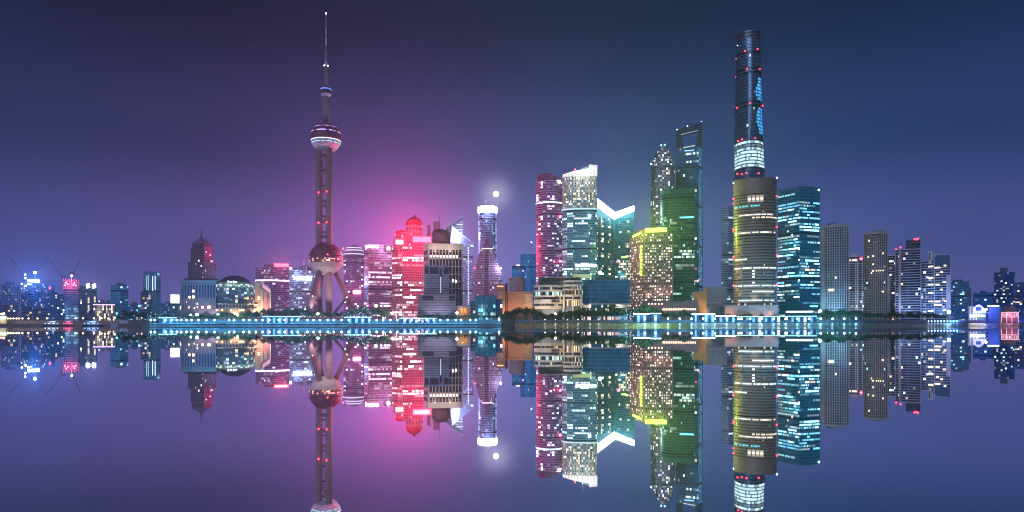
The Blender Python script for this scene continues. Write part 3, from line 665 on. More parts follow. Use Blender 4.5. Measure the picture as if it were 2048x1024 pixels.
# ---- spired tower behind the convention hall
T = Thing('office_tower', 'dark stepped tower with a pyramid crown and spire', 'building', 404, 1150); BLD.append((376, 432, 'spired tower'))
sg = glass('ink_glass', (.07, .08, .14), .22, .45); sw = mat('ink_wall', (.07, .07, .11), .5); sf = mat('ink_fin', (.12, .11, .16), .5)
for i, (x0, xc, x1, yb, yt) in enumerate(((376, 407, 432, 640, 524), (381.5, 408, 426, 524, 497), (384, 408.5, 423, 497, 486))):
    facade(T, cornered(T, x0, xc, x1, 18 - 2 * i, 15 - 2 * i, 2 * i), T.z(yb) if i else 0, T.z(yt), fh=3.8, bay=2.8, gm=sg, wm=sw, sm=sf, slab_h=1.1, slab_out=.2, mull=.5, lit=randw(.025, COOL + [(1, .5, .6)], .6, 2), seed=120 + i, wname='tier_wall')
    T.part(MB().prism(offset(cornered(T, x0, xc, x1, 18 - 2 * i, 15 - 2 * i, 2 * i), .8), T.z(yt) - .6, T.z(yt) + .8), 'cornice', sf)
pts = cornered(T, 384.5, 408.5, 422.5, 13, 11, 4.5); ap = (T.x(402.5), 16, T.z(473.5)); zt = T.z(485.2)
FR = MB()
for i, p in enumerate(pts): FR.tube((p[0], p[1], zt), ap, .7, .7, 6); q = pts[(i + 1) % 4]; FR.tube((p[0], p[1], zt + .3), (q[0], q[1], zt + .3), .6, .6, 6)
T.part(FR, 'crown_frame', sf, kind='stuff')
CP = MB()
for i, p in enumerate(pts):
    q = pts[(i + 1) % 4]; P_, Q_ = Vector((p[0], p[1], zt)), Vector((q[0], q[1], zt)); A__ = Vector(ap)
    CP.poly([tuple(P_.lerp(Q_, .06)), tuple(P_.lerp(Q_, .94)), tuple(Q_.lerp(A__, .55).lerp(P_.lerp(A__, .55), .06)), tuple(P_.lerp(A__, .55).lerp(Q_.lerp(A__, .55), .06))], (.02, .02, .05, 1))
T.part(CP, 'crown_glazing', violgl)
T.part(MB().lathe([(2.4, T.z(477)), (1.5, T.z(470)), (.9, T.z(464)), (.25, T.z(453))], 10, ap[0], ap[1]), 'spire', sf)
for px, py in ((412.5, 503), (420.5, 509), (422, 521)): T.beacon(px, py, 1.2, 4, lamp_mat('rose_window_glow', (1, .25, .5), 2.5), 'red_lamp')
T.light(520, 495, 10, 110000, (1, .05, .20), 'SPOT', (2, 2), (T.x(420), 12, T.z(505)), spot=40, name='red_neon_spill')
# ---- convention hall with glass dome
def hall():
    T = Thing('convention_hall', 'pale stone riverside hall with a large glass dome', 'building', 455, 850); BLD.append((362, 545, 'domed convention hall')); rnd = random.Random(31)
    X, Z = T.x, T.z; ms = mat('lilac_stone', (.23, .205, .24), .7, var=.1, bump=.2); ps = mat('peach_stone', (.42, .33, .28), .7, var=.1, bump=.2)
    wall = []
    for i in range(11): t_ = i / 10; wall.append((X(362 + 70 * t_), 16 * (1 - t_) ** 2.2 + (0 if t_ < 1 else 0)))
    wall += [(X(432), 40), (X(362), 40)]
    T.part(MB().prism(wall, 0, Z(563)), 'wall', ms); T.part(MB().prism(offset(wall, 1.0), Z(565), Z(561.5)), 'cornice', ms)
    T.part(MB().prism(offset(wall, .9), 0, Z(617)), 'plinth', ms)
    T.part(MB().prism([(p[0] + (3 if p[0] < 0 else 0), p[1] + 5) for p in wall], Z(562), Z(557)), 'roof', roofm)
    pier = []
    for i in range(13):
        t_ = i / 12; x_ = X(364 + 67 * t_); y_ = 16 * max(0, 1 - (364 + 67 * t_ - 362) / 70) ** 2.2
        T.part(MB().box(x_ - .55, x_ + .55, y_ - .7, y_ + 1, Z(617), Z(567)), 'pilaster', ms)
        if i < 12:
            xm = X(364 + 67 * (t_ + .5 / 12)); ym = 16 * max(0, 1 - (364 + 67 * (t_ + .5 / 12) - 362) / 70) ** 2.2
            w = MB().box(xm - .95, xm + .95, ym - .25, ym + .6, Z(597), Z(571), (.004, .004, .01, 1)); T.part(w, 'tall_window', nglass)
    wg = lamp_mat('amber_window_glow', (1, .62, .28), 2.0)
    for px, py, w, h in ((380.5, 595, 5, 4.5), (387.5, 594.5, 4.5, 5.5), (387.5, 583, 4, 5), (381, 600.5, 0, 0), (395.5, 608, 2.4, 3.4), (396, 614.5, 3, 3), (406, 615, 4.5, 5), (418.5, 614.5, 6, 5.5), (379, 615, 2.4, 4), (362.5, 616, 3, 8), (374, 604.5, 1.5, 2.6), (390, 617, 3, 3)):
        if not w: continue
        y_ = 16 * max(0, 1 - (px - 362) / 70) ** 2.2
        T.part(MB().box(X(px) - w * .3, X(px) + w * .3, y_ - .95, y_ + .3, Z(py + h / 2), Z(py - h / 2)), 'lit_window', wg)
    # dome
    R = 43.5 * 850 / F * cos(T.a); cx, cz = X(470), Z(588.5); cyy = R * .62; dg = glass('dome_glass', (.12, .12, .17), .12, .45); ribm = mat('dome_rib', (.22, .24, .26), .4, .4)
    P = MB(); n = 44; rows = 22
    for i in range(rows):
        t0, t1 = radians(5 + 115 * i / rows), radians(5 + 115 * (i + .93) / rows)
        for k in range(n):
            a0, a1 = 2 * pi * (k + .05) / n, 2 * pi * (k + .95) / n
            if sin(a0) > .3: continue
            pt = lambda t_, q: (cx + R * sin(t_) * cos(q), cyy + R * sin(t_) * sin(q), cz + R * cos(t_))
            py = HOR - ((cz + R * cos((t0 + t1) / 2)) + GZ - H) * F / 850; u = (cos(a0) + 1) / 2
            if py < 565: c = (.004, .004, .006, .8)
            elif py < 568: c = (.05, .10, .07, .6)
            elif py < 574: g = rnd.uniform(.15, .9) * (1 if rnd.random() < .75 else .25); g *= 1.5; c = (.70 * g, 1.0 * g, .80 * g, 1)
            elif py < 577: c = (.06, .16, .13, 1)
            elif py < 591: c = hot(rnd, [(.5, .8, .9), (1, .85, .6), (.3, .6, .6)], .2, 1.4) if rnd.random() < .34 else (.02, .05, .05, .8)
            else: c = hot(rnd, WARM, .6, 2.2) if (u > .45 and rnd.random() < .32) else (.008, .02, .024, .8)
            P.quad(pt(t0, a0), pt(t0, a1), pt(t1, a1), pt(t1, a0), c)
    T.part(P, 'dome_panes', dg, kind='stuff'); T.part(MB().lathe([(R * .97 * sin(radians(q)), cz + R * .97 * cos(radians(q))) for q in range(120, 1, -7)], 44, cx, cyy), 'dome_shell', mat('dome_inner', (.05, .05, .06), .5), smooth=True)
    for q in (58, 72, 90, 118):
        r_ = R * sin(radians(q)) + .3; z_ = cz + R * cos(radians(q)); T.part(MB().lathe([(r_, z_ - .3), (r_ + .3, z_ - .3), (r_ + .3, z_ + .3), (r_, z_ + .3)], 44, cx, cyy, cap=False), 'dome_ring', ribm)
    for i in range(4): T.part(MB().box(X(455 + i * 5.2), X(458.6 + i * 5.2), cyy - R * .91 - .5, cyy - R * .9, Z(566), Z(562 + (i % 2))), 'sign_letter', lamp_mat('pale_letter_glow', (1, .92, .8), 1.2))
    # terrace under the dome
    dr = MB(); arc = [(X(425) + (X(516) - X(425)) * i / 14, -3.5 + 9 * (2 * i / 14 - 1) ** 2) for i in range(15)] + [(X(516), 35), (X(425), 35)]
    T.part(MB().prism(arc, 0, Z(618)), 'terrace', ps); T.part(MB().prism(offset(arc, .8), Z(608.8), Z(607)), 'terrace_canopy', white_panel); T.part(MB().prism(offset(arc, -2.5), Z(618), Z(608.8)), 'terrace_wall', mat('terrace_shadow_wall', (.16, .13, .16), .7))
    T.part(MB().prism(offset(arc, .5), Z(616.8), Z(615.6)), 'terrace_rail', white_panel)
    for i in range(15): T.part(MB().tube((arc[i][0], arc[i][1] + .3, 0), (arc[i][0], arc[i][1] + .3, Z(608)), .35), 'terrace_column', white_panel)
    for px, w in ((432, 3), (443, 3), (460, 3), (478, 11), (508, 4)): T.part(MB().box(X(px), X(px + w), -3.6, -2.9 + 9 * (2 * (px - 425) / 91 - 1) ** 2 , Z(622), Z(618.6)), 'lit_window', wg)
    # right wing with sloping parapet and red panel
    T.part(MB().front([(X(511), 0), (X(527), 0), (X(527), Z(565)), (X(511), Z(561))], 6, 30), 'wing_wall', ps)
    T.part(MB().front([(X(527), 0), (X(543.5), 0), (X(543.5), Z(577)), (X(523), Z(561.5)), (X(523), Z(575)), (X(527), Z(578))], 3, 28), 'wing_wall', mat('plum_stone', (.30, .19, .21), .7, bump=.2))
    T.part(MB().front([(X(527), Z(573)), (X(542.5), Z(584)), (X(542.5), Z(578.5)), (X(527), Z(567))], 1.8, 2.9), 'red_panel', lamp_mat('red_panel_glow', (1, .12, .2), .55))
    T.part(MB().front([(X(522.5), Z(563.2)), (X(544), Z(579.2)), (X(544), Z(577)), (X(522.5), Z(561))], 1.2, 3.2), 'sloping_coping', white_panel)
    T.part(MB().box(X(530), X(535.5), 2.2, 2.95, Z(600), Z(583)), 'recess_panel', ps); T.part(MB().box(X(524.5), X(526.6), 2.0, 5.9, 0, Z(578)), 'wing_pier', white_panel); T.part(MB().box(X(542), X(544), 1.6, 5, 0, Z(580)), 'wing_pier', white_panel)
    for py in (592, 596): T.part(MB().box(X(516), X(522), 5.4, 5.9, Z(py + 2), Z(py)), 'lit_window', wg)
    for px, P_, c in ((375, 3500, (.85, .72, .9)), (400, 3500, (.9, .72, .8)), (425, 3500, (.85, .72, .9)), (520, 26000, (1, .62, .38)), (536, 9000, (1, .5, .5)), (470, 5000, (1, .7, .5))):
        T.part(MB().box(X(px) - .4, X(px) + .4, -9.4, -8.6, 0, .8), 'floodlight', dark_metal); T.light(px, 633, -9, P_ * 2.0, c, 'SPOT', (.5, .5), (X(px), 8, 34), spot=95, name='floodlight_beam')
hall()
# ---- towers behind the television tower
def bands_lit(full, pal, glow, lo=.4, hi=2.2, sparse=.06): return office(.22, full, pal, lo, hi, glow, sparse)
T = tower('office_tower', 'violet banded office block with a red roof sign', 'building', 511, 579, 534, 1250, 34, plan='bowed', bulge=14, nick='block with red roof sign', fh=3.9, bay=3.3, gm=violgl, wm=mat('violet_wall', (.10, .08, .17), .5), sm=violf, slab_h=1.4, slab_out=.35, lit=bands_lit(.04, VIOL + PINKW, (.015, .012, .04), .25, 1.3), seed=130)
facade(T, rect(T, 528, 578, 18, 6), T.z(534), T.z(527.5), fh=3, bay=3, gm=violgl, wm=MATS['violet_wall'], sm=violf, slab_out=.2, lit=randw(.02), seed=131, wname='roof_storey', top=1)
T.part(MB().prism(offset(bowed(T, 511, 579, 34, 14), .8), T.z(562), T.z(559.3)), 'lit_belt', lamp_mat('white_belt_glow', (.85, .88, 1), 1.8))
T.sign(548, 577.5, 526.5, 532.5, red_glow, 3, 260000, (1, .06, .16))
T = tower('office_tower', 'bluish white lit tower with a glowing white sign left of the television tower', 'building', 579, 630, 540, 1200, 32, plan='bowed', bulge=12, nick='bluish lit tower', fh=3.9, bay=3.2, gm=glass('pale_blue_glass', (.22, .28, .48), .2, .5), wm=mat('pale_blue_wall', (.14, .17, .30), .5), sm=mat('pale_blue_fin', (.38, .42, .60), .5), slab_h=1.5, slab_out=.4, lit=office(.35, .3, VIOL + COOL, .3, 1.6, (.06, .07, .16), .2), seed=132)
T.sign(587, 623, 553, 560, white_glow, -1.0, 130000, (.42, .62, 1)); T.beacon(581.5, 538, 2.2, -1, white_glow, 'roof_lamp'); T.light(581.5, 538, -4, 15000, (.6, .7, 1), size=(2, 2))
T.part(MB().front([(T.x(579), T.z(540)), (T.x(630), T.z(540)), (T.x(612), T.z(529.5)), (T.x(608), T.z(529.5))], 6, 22), 'sloped_roof', MATS['violet_wall'])
for px in (608, 612.5): T.part(MB().tube((T.x(px), 2, T.z(552)), (T.x(px), 2, T.z(520 if px < 610 else 530)), .6), 'roof_mast', white_panel)
G = MB(); pr = None
for i in range(9):
    q = radians(180 + 90 * i / 8); p = (T.x(630) + 18 * cos(q) + 2, 0, T.z(532) + 16 * sin(q))
    if pr: G.tube(pr, p, .55, .55, 6)
    pr = p
T.part(G, 'curved_truss', white_panel, kind='stuff')
T = Thing('office_tower', 'hazy violet round topped tower with a pink sign low on its front', 'building', 708, 1330); BLD.append((686, 731, 'round topped violet tower'))
poly = bowed(T, 687, 731, 36, 9, 10); pg = glass('orchid_glass', (.34, .18, .36), .24, .5); pf = mat('orchid_fin', (.42, .28, .46), .5)
facade(T, poly, 0, T.z(514), fh=4, bay=3.4, gm=pg, wm=mat('orchid_wall', (.22, .13, .28), .5), sm=pf, slab_h=1.2, slab_out=.3, lit=office(.2, .05, PINKW + VIOL, .35, 1.8, (.08, .035, .10), .08), seed=134)
Dm = MB(); rr0 = (T.x(731) - T.x(687)) / 2
Dm.lathe([(rr0 * cos(radians(q)), T.z(514) + (T.z(488) - T.z(514)) * sin(radians(q))) for q in range(0, 88, 8)], 40, 0, 18); T.part(Dm, 'domed_top', pf, smooth=True)
for q, w in ((12, .35), (30, .3), (45, .2)):
    r_ = rr0 * cos(radians(q)) + .3; z_ = T.z(514) + (T.z(488) - T.z(514)) * sin(radians(q)); T.part(MB().lathe([(r_ + .1, z_), (r_ - .5, z_ + 2.2)], 40, 0, 18, cap=False), 'dome_light_ring', lamp_mat('pale_violet_glow', (.75, .7, 1), .8 * w * 3))
T.sign(706, 722, 581, 588, lamp_mat('pink_sign_glow', (1, .30, .50), 8), -1, 200000, (1, .05, .35)); T.beacon(686.5, 498, 2.0, -1, red_glow, 'red_lamp')
T.part(MB().tube((T.x(690), 10, T.z(520)), (T.x(690), 10, T.z(483)), .6), 'mast', pf)
T = tower('office_tower', 'pink tinged office slab with a white roof sign left of the red domed tower', 'building', 728, 784, 489, 1150, 34, plan='corner', xc=737, cd=(12, 4), nick='pink tinged slab', fh=4.0, bay=3.2, gm=glass('rose_glass', (.34, .14, .26), .2, .5), wm=mat('rose_wall', (.14, .06, .14), .5), sm=mat('rose_fin', (.42, .24, .36), .5), slab_h=1.3, slab_out=.35, mull=.3, mull_out=.3, mull_every=3, lit=office(.3, .16, PINKW, .4, 2.2, (.06, .015, .05), .07), seed=135)
T.sign(736, 757, 490.5, 496, white_glow, 0, 40000, (.9, .9, 1)); T.sign(730.5, 733.5, 490.5, 496, white_glow, 3, 0); T.beacon(777, 496, 3.0, -2, white_glow, 'roof_lamp'); T.light(777, 496, -6, 70000, (.8, .85, 1), size=(3, 3))
# ---- red domed tower
def red_dome():
    T = Thing('office_tower', 'tower with a red lit dome and blazing red signs', 'building', 822, 1060); BLD.append((783, 848, 'red domed tower'))
    X, Z = T.x, T.z; gl = glass('crimson_glass', (.40, .12, .22), .22, .45); wl = mat('rose_stone', (.42, .26, .28), .65, bump=.2); fn = mat('rose_stone_band', (.52, .36, .40), .65)
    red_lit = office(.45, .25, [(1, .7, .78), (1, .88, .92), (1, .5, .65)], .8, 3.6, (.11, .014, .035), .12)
    facade(T, cornered(T, 784, 805, 850, 16, 5), 0, Z(492), fh=3.9, bay=3.0, gm=gl, wm=wl, sm=fn, slab_h=1.2, slab_out=.4, mull=.7, mull_out=.6, lit=red_lit, seed=140)
    facade(T, cornered(T, 787, 806, 848, 14, 4, 2.5), Z(492), Z(475), fh=3.8, bay=3.0, gm=gl, wm=wl, sm=fn, slab_h=1.2, slab_out=.3, mull=.7, lit=randw(.08, PINKW, .3, 1), seed=141, wname='tier_wall')
    facade(T, cornered(T, 792, 806, 846, 11, 4, 6), Z(475), Z(463), fh=3.8, bay=3.0, gm=gl, wm=wl, sm=fn, slab_h=1.2, slab_out=.3, mull=.7, lit=randw(.08, PINKW, .3, 1), seed=142, wname='tier_wall')
    cx, cyy = X(828.5), 22.0; r = 17.2 * 1060 / F
    T.part(MB().lathe([(r * 1.08, Z(464)), (r * 1.08, Z(461)), (r * .96, Z(461)), (r * .96, Z(450)), (r * 1.06, Z(449.5)), (r * 1.06, Z(447.5))], 40, cx, cyy), 'drum', fn)
    for i in range(16):
        q = 2 * pi * i / 16 + .1; T.part(MB().tube((cx + r * cos(q), cyy + r * sin(q), Z(461)), (cx + r * cos(q), cyy + r * sin(q), Z(450)), .55), 'drum_column', fn)
        if sin(q) < .3: T.part(MB().ball((cx + r * .965 * cos(q + .2), cyy + r * .965 * sin(q + .2), Z(455)), 1.1, 8, 6, sz=1.6), 'drum_window', bwall, smooth=True)
    dm = mat('red_dome_tiles', (.60, .08, .16), .5, var=.1)
    T.part(MB().lathe([(r * .99 * cos(radians(q)), Z(447.5) + (Z(430) - Z(447.5)) * sin(radians(q))) for q in range(0, 87, 6)], 40, cx, cyy), 'dome', dm, smooth=True)
    for i in range(20):
        q = 2 * pi * i / 20; Rb = MB(); prev = None
        for d in range(0, 84, 12):
            p = (cx + r * 1.0 * cos(radians(d)) * cos(q), cyy + r * 1.0 * cos(radians(d)) * sin(q), Z(447.5) + (Z(429.6) - Z(447.5)) * sin(radians(d)))
            if prev: Rb.tube(prev, p, .3, .3, 5)
            prev = p
        if sin(q) < .35: T.part(Rb, 'dome_rib', dm)
    T.part(MB().lathe([(3, Z(431)), (3, Z(428.5)), (2.2, Z(428)), (1.4, Z(426)), (.3, Z(424))], 14, cx, cyy), 'finial', dm, smooth=True)
    # corner cupola
    T.part(MB().lathe([(9.5 * cos(radians(q)), Z(466) + 7 * sin(radians(q))) for q in range(0, 87, 10)], 24, X(801), 18), 'cupola', dm, smooth=True)
    T.sign(825.5, 862, 473, 484, red_glow, 0, 330000, (1, .045, .20), name='sign_panel'); T.sign(791, 807, 480, 489.5, lamp_mat('coral_sign_glow', (1, .12, .12), 6), -.5, 170000, (1, .06, .18))
    for px, py, y_, P in ((828, 462, -16, 90000), (800, 470, -14, 50000), (862, 468, -14, 60000), (790, 500, -22, 30000), (835, 495, -24, 40000)): T.light(px, py, y_, P, (1, .02, .12), size=(3, 3), name='neon_spill')
red_dome()
# ---- gridded beige block with round roof pavilion
def grid_block():
    T = Thing('office_block', 'beige gridded block with a dark round roof pavilion beside the red sign', 'building', 886, 960); BLD.append((846, 926, 'beige gridded block')); X, Z = T.x, T.z
    st = mat('warm_grid_stone', (.60, .52, .49), .65, var=.08, bump=.15); rnd = random.Random(44)
    poly = cornered(T, 846.5, 856, 925.5, 16, 2.5)
    T.part(MB().prism(poly, 0, Z(488)), 'wall', st); T.part(MB().prism(offset(poly, .5), Z(489.5), Z(487)), 'coping', st)
    gw = glass('smoked_window', (.05, .045, .06), .15, .3); wg = lamp_mat('warm_white_glow', (1, .88, .72), 1.9); wc = lamp_mat('cool_window_glow', (.9, .95, 1), 2.6)
    cols = 10; x0, x1 = 858.5, 924
    def yf(px): return 2.5 * (px - 856) / 69.5
    rows = [(499.5, 503), (503.6, 515), (519, 532), (534, 547), (549, 562), (563.5, 576), (578, 591), (592.5, 605), (607, 619)]
    lit_ = {(6, 5): wc, (9, 0): None}
    for c in range(cols):
        a = x0 + (x1 - x0) * c / cols + 1.0; b = x0 + (x1 - x0) * (c + 1) / cols - 1.0
        for r_, (ya, yb) in enumerate(rows):
            y_ = yf((a + b) / 2)
            T.part(MB().box(X(a), X(b), y_ - .25, y_ + .4, Z(yb), Z(ya), (.004, .004, .006, rnd.uniform(.7, 1.3))), 'window', gw)
        if c < 9: T.part(MB().box(X(a) + .3, X(b) - .3, yf(a) - .6, yf(a) - .2, Z(514.5), Z(510.5)), 'lit_window', wg if c % 3 else wc)
        T.part(MB().box(X(a) - 1.15, X(a) - .3, yf(a) - .9, yf(a) + .3, 0, Z(498)), 'pier', st)
    for py in (517, 533, 548, 562.8, 577, 591.8, 606): T.part(MB().box(X(857), X(925), yf(890) - 1.7, yf(890) + .9, Z(py + .8), Z(py - .4)), 'ledge', st)
    for px, py in ((906, 561.5), (912, 562.5)): T.part(MB().box(X(px) - 1.3, X(px) + 1.3, .2, .9, Z(py + 2.6), Z(py - 2.6)), 'lit_window', wc)
    for i in range(9):
        py = 500 + i * 13
        for k in range(2): 
            a_ = Vector(poly[0]).lerp(Vector(poly[1]), .12 + .44 * k); b_ = Vector(poly[0]).lerp(Vector(poly[1]), .46 + .44 * k); n_ = Vector((-.9, -.5))
            w = MB(); w.quad((a_.x - .12, a_.y - .1, Z(py + 9)), (b_.x - .12, b_.y - .1, Z(py + 9)), (b_.x - .12, b_.y - .1, Z(py)), (a_.x - .12, a_.y - .1, Z(py)), (.004, .004, .006, 1)); T.part(w, 'side_window', gw)
    cx, cyy, r = X(881), 20, 19.5 * 960 / F
    pm = mat('dark_red_pavilion', (.26, .13, .15), .5); T.part(MB().lathe([(r, Z(488)), (r, Z(466)), (r * 1.05, Z(465.6)), (r * 1.05, Z(463.8)), (r * .93, Z(463.5))], 40, cx, cyy), 'pavilion_drum', pm)
    T.part(MB().lathe([(r * .93 * cos(radians(q)), Z(463.5) + (Z(454.5) - Z(463.5)) * sin(radians(q))) for q in range(0, 87, 8)], 40, cx, cyy), 'pavilion_dome', pm, smooth=True)
    for py in (470, 475, 480): T.part(MB().lathe([(r + .05, Z(py + .7)), (r + .5, Z(py + .7)), (r + .5, Z(py - .7)), (r + .05, Z(py - .7))], 40, cx, cyy, cap=False), 'pavilion_band', pm)
    T.part(MB().tube((X(879.5), 20, Z(456)), (X(879.5), 20, Z(419)), .7, .15), 'antenna', dark_metal)
    for px, P in ((870, 14000), (900, 16000)): T.light(px, 500, -12, P * .4, (1, .80, .62), size=(1, 1), name='parapet_lamp_light'); T.part(MB().tube((X(px), -.5, Z(492)), (X(px), -12, Z(500) + 1), .15), 'lamp_arm', steel)
grid_block()
# ---- grey striped block in front of it
def striped():
    T = Thing('office_block', 'grey striped stone block with dark square openings in front of the gridded block', 'building', 874, 890); BLD.append((836, 912, 'grey striped block')); X, Z = T.x, T.z
    st = mat('grey_band_stone', (.30, .28, .33), .7, bump=.2); dk = mat('dark_joint', (.12, .115, .145), .7); op = mat('dark_opening', (.035, .03, .04), .4)
    for (a, b, yb, yt, y0, d) in ((848.5, 898.5, 592, 531, 4, 22), (836, 912, 640, 590, 0, 30)):
        T.part(MB().box(X(a), X(b), y0 + .4, y0 + d, Z(yb) if yb < 640 else 0, Z(yt)), 'wall', dk); py = yt + 1.6
        while py < min(yb, 628) - 1:
            T.part(MB().box(X(a) - .15, X(b) + .15, y0, y0 + d - .3, Z(py + 3.2), Z(py)), 'stone_course', st); py += 5.0
        T.part(MB().box(X(a) - .6, X(b) + .6, y0 - .5, y0 + d + .4, Z(yt + 1.2), Z(yt - .8)), 'coping', st)
    for a, b, ya, yb, y0 in ((850, 857, 534, 547, 4), (860, 877, 534, 547, 4), (888, 897.5, 534, 547, 4), (845, 867, 590.5, 600.5, 0), (898, 911, 590, 601, 0)): T.part(MB().box(X(a), X(b), y0 - .25, y0 + .5, Z(yb), Z(ya)), 'dark_opening', op)
    T.part(MB().box(X(879.5), X(883.5), 3.2, 4.2, 0, Z(538)), 'glass_slot', nglass); T.part(MB().box(X(880.5), X(882.5), 2.9, 3.15, Z(586), Z(553)), 'lit_slot', lamp_mat('dim_white_glow', (.8, .85, 1), .55))
    for px, py in ((852, 538),): pass
    T.light(862, 640, -14, 15000, (.75, .72, 1), 'SPOT', (.6, .6), (X(866), 4, 45), spot=95, name='floodlight_beam'); T.light(890, 640, -14, 15000, (.75, .75, 1), 'SPOT', (.6, .6), (X(886), 4, 45), spot=95, name='floodlight_beam')
    for px in (862, 890): T.part(MB().box(X(px) - .4, X(px) + .4, -14.4, -13.6, 0, Z(640) - .3), 'floodlight', dark_metal)
striped()
# ---- sail-topped tower behind the gridded block
icegl = glass('ice_blue_glass', (.30, .36, .58), .2, .5); icef = mat('ice_fin', (.45, .48, .66), .45, .2); icew = mat('ice_wall', (.18, .20, .34), .5)
def sail():
    T = Thing('office_tower', 'ice blue tower with sharp sail shaped roofs and a dazzling white lamp', 'building', 920, 1200); BLD.append((926, 948, 'sail roofed tower')); X, Z = T.x, T.z; rnd = random.Random(55)
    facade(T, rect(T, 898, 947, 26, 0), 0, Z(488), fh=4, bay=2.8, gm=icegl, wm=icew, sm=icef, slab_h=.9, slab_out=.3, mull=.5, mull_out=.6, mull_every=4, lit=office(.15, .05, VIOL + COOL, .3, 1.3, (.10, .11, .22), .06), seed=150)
    T.part(MB().front([(X(899), Z(488)), (X(947), Z(488)), (X(904), Z(452))], 1, 14), 'front_sail', icew)
    T.part(MB().front([(X(886), Z(459)), (X(926), Z(500)), (X(926), Z(429.5)), (X(924), Z(429.5))], 16, 24), 'rear_sail', icew)
    Q = MB()
    for i in range(9):
        py = 440 + 5.2 * i; a = 905 + max(0, (452 - py) * 1.2); 
        if py < 488: Q.box(X(max(a, 909)), X(925.6), 15.3, 15.9, Z(py + 2.6), Z(py), (.22, .25, .42, 1) if rnd.random() < .7 else (.7, .75, 1, 1))
    T.part(Q, 'sail_louvres', icegl, kind='stuff')
    T.part(MB().tube((X(884), 14, Z(460)), (X(926), 14, Z(429)), 1.0, 1.0, 6), 'sail_edge', icef); T.part(MB().tube((X(903), 0, Z(451)), (X(948.5), 0, Z(488)), 1.0, 1.0, 6), 'sail_edge', icef)
    L_ = MB()
    for i in range(24): L_.box(X(935.6), X(938.2), -.9, -.3, Z(494 + i * 5.2 + 3.4), Z(494 + i * 5.2))
    T.part(L_, 'light_column', lamp_mat('violet_white_glow', (.72, .74, 1), .9), kind='stuff')
    g = lamp_mat('dazzling_white_glow', (.85, .93, 1), 14)
    T.part(MB().front([(X(903.5), Z(484)), (X(919), Z(486)), (X(917), Z(466)), (X(905), Z(453))], -.6, .9), 'sail_lamp', g); T.light(911, 472, -8, 60000, (.72, .82, 1), size=(5, 5)); T.light(911, 472, -2, 140000, (.75, .85, 1), 'AREA', (6, 8), name='sail_lamp_beam')
    T.part(MB().box(X(851), X(858), 60, 70, 0, Z(441)), 'rear_stair_tower', mat('hazy_pink_wall', (.36, .2, .3), .6)); T.part(MB().box(X(864), X(876), 60, 74, 0, Z(433)), 'rear_stair_tower', MATS['hazy_pink_wall'])
sail()
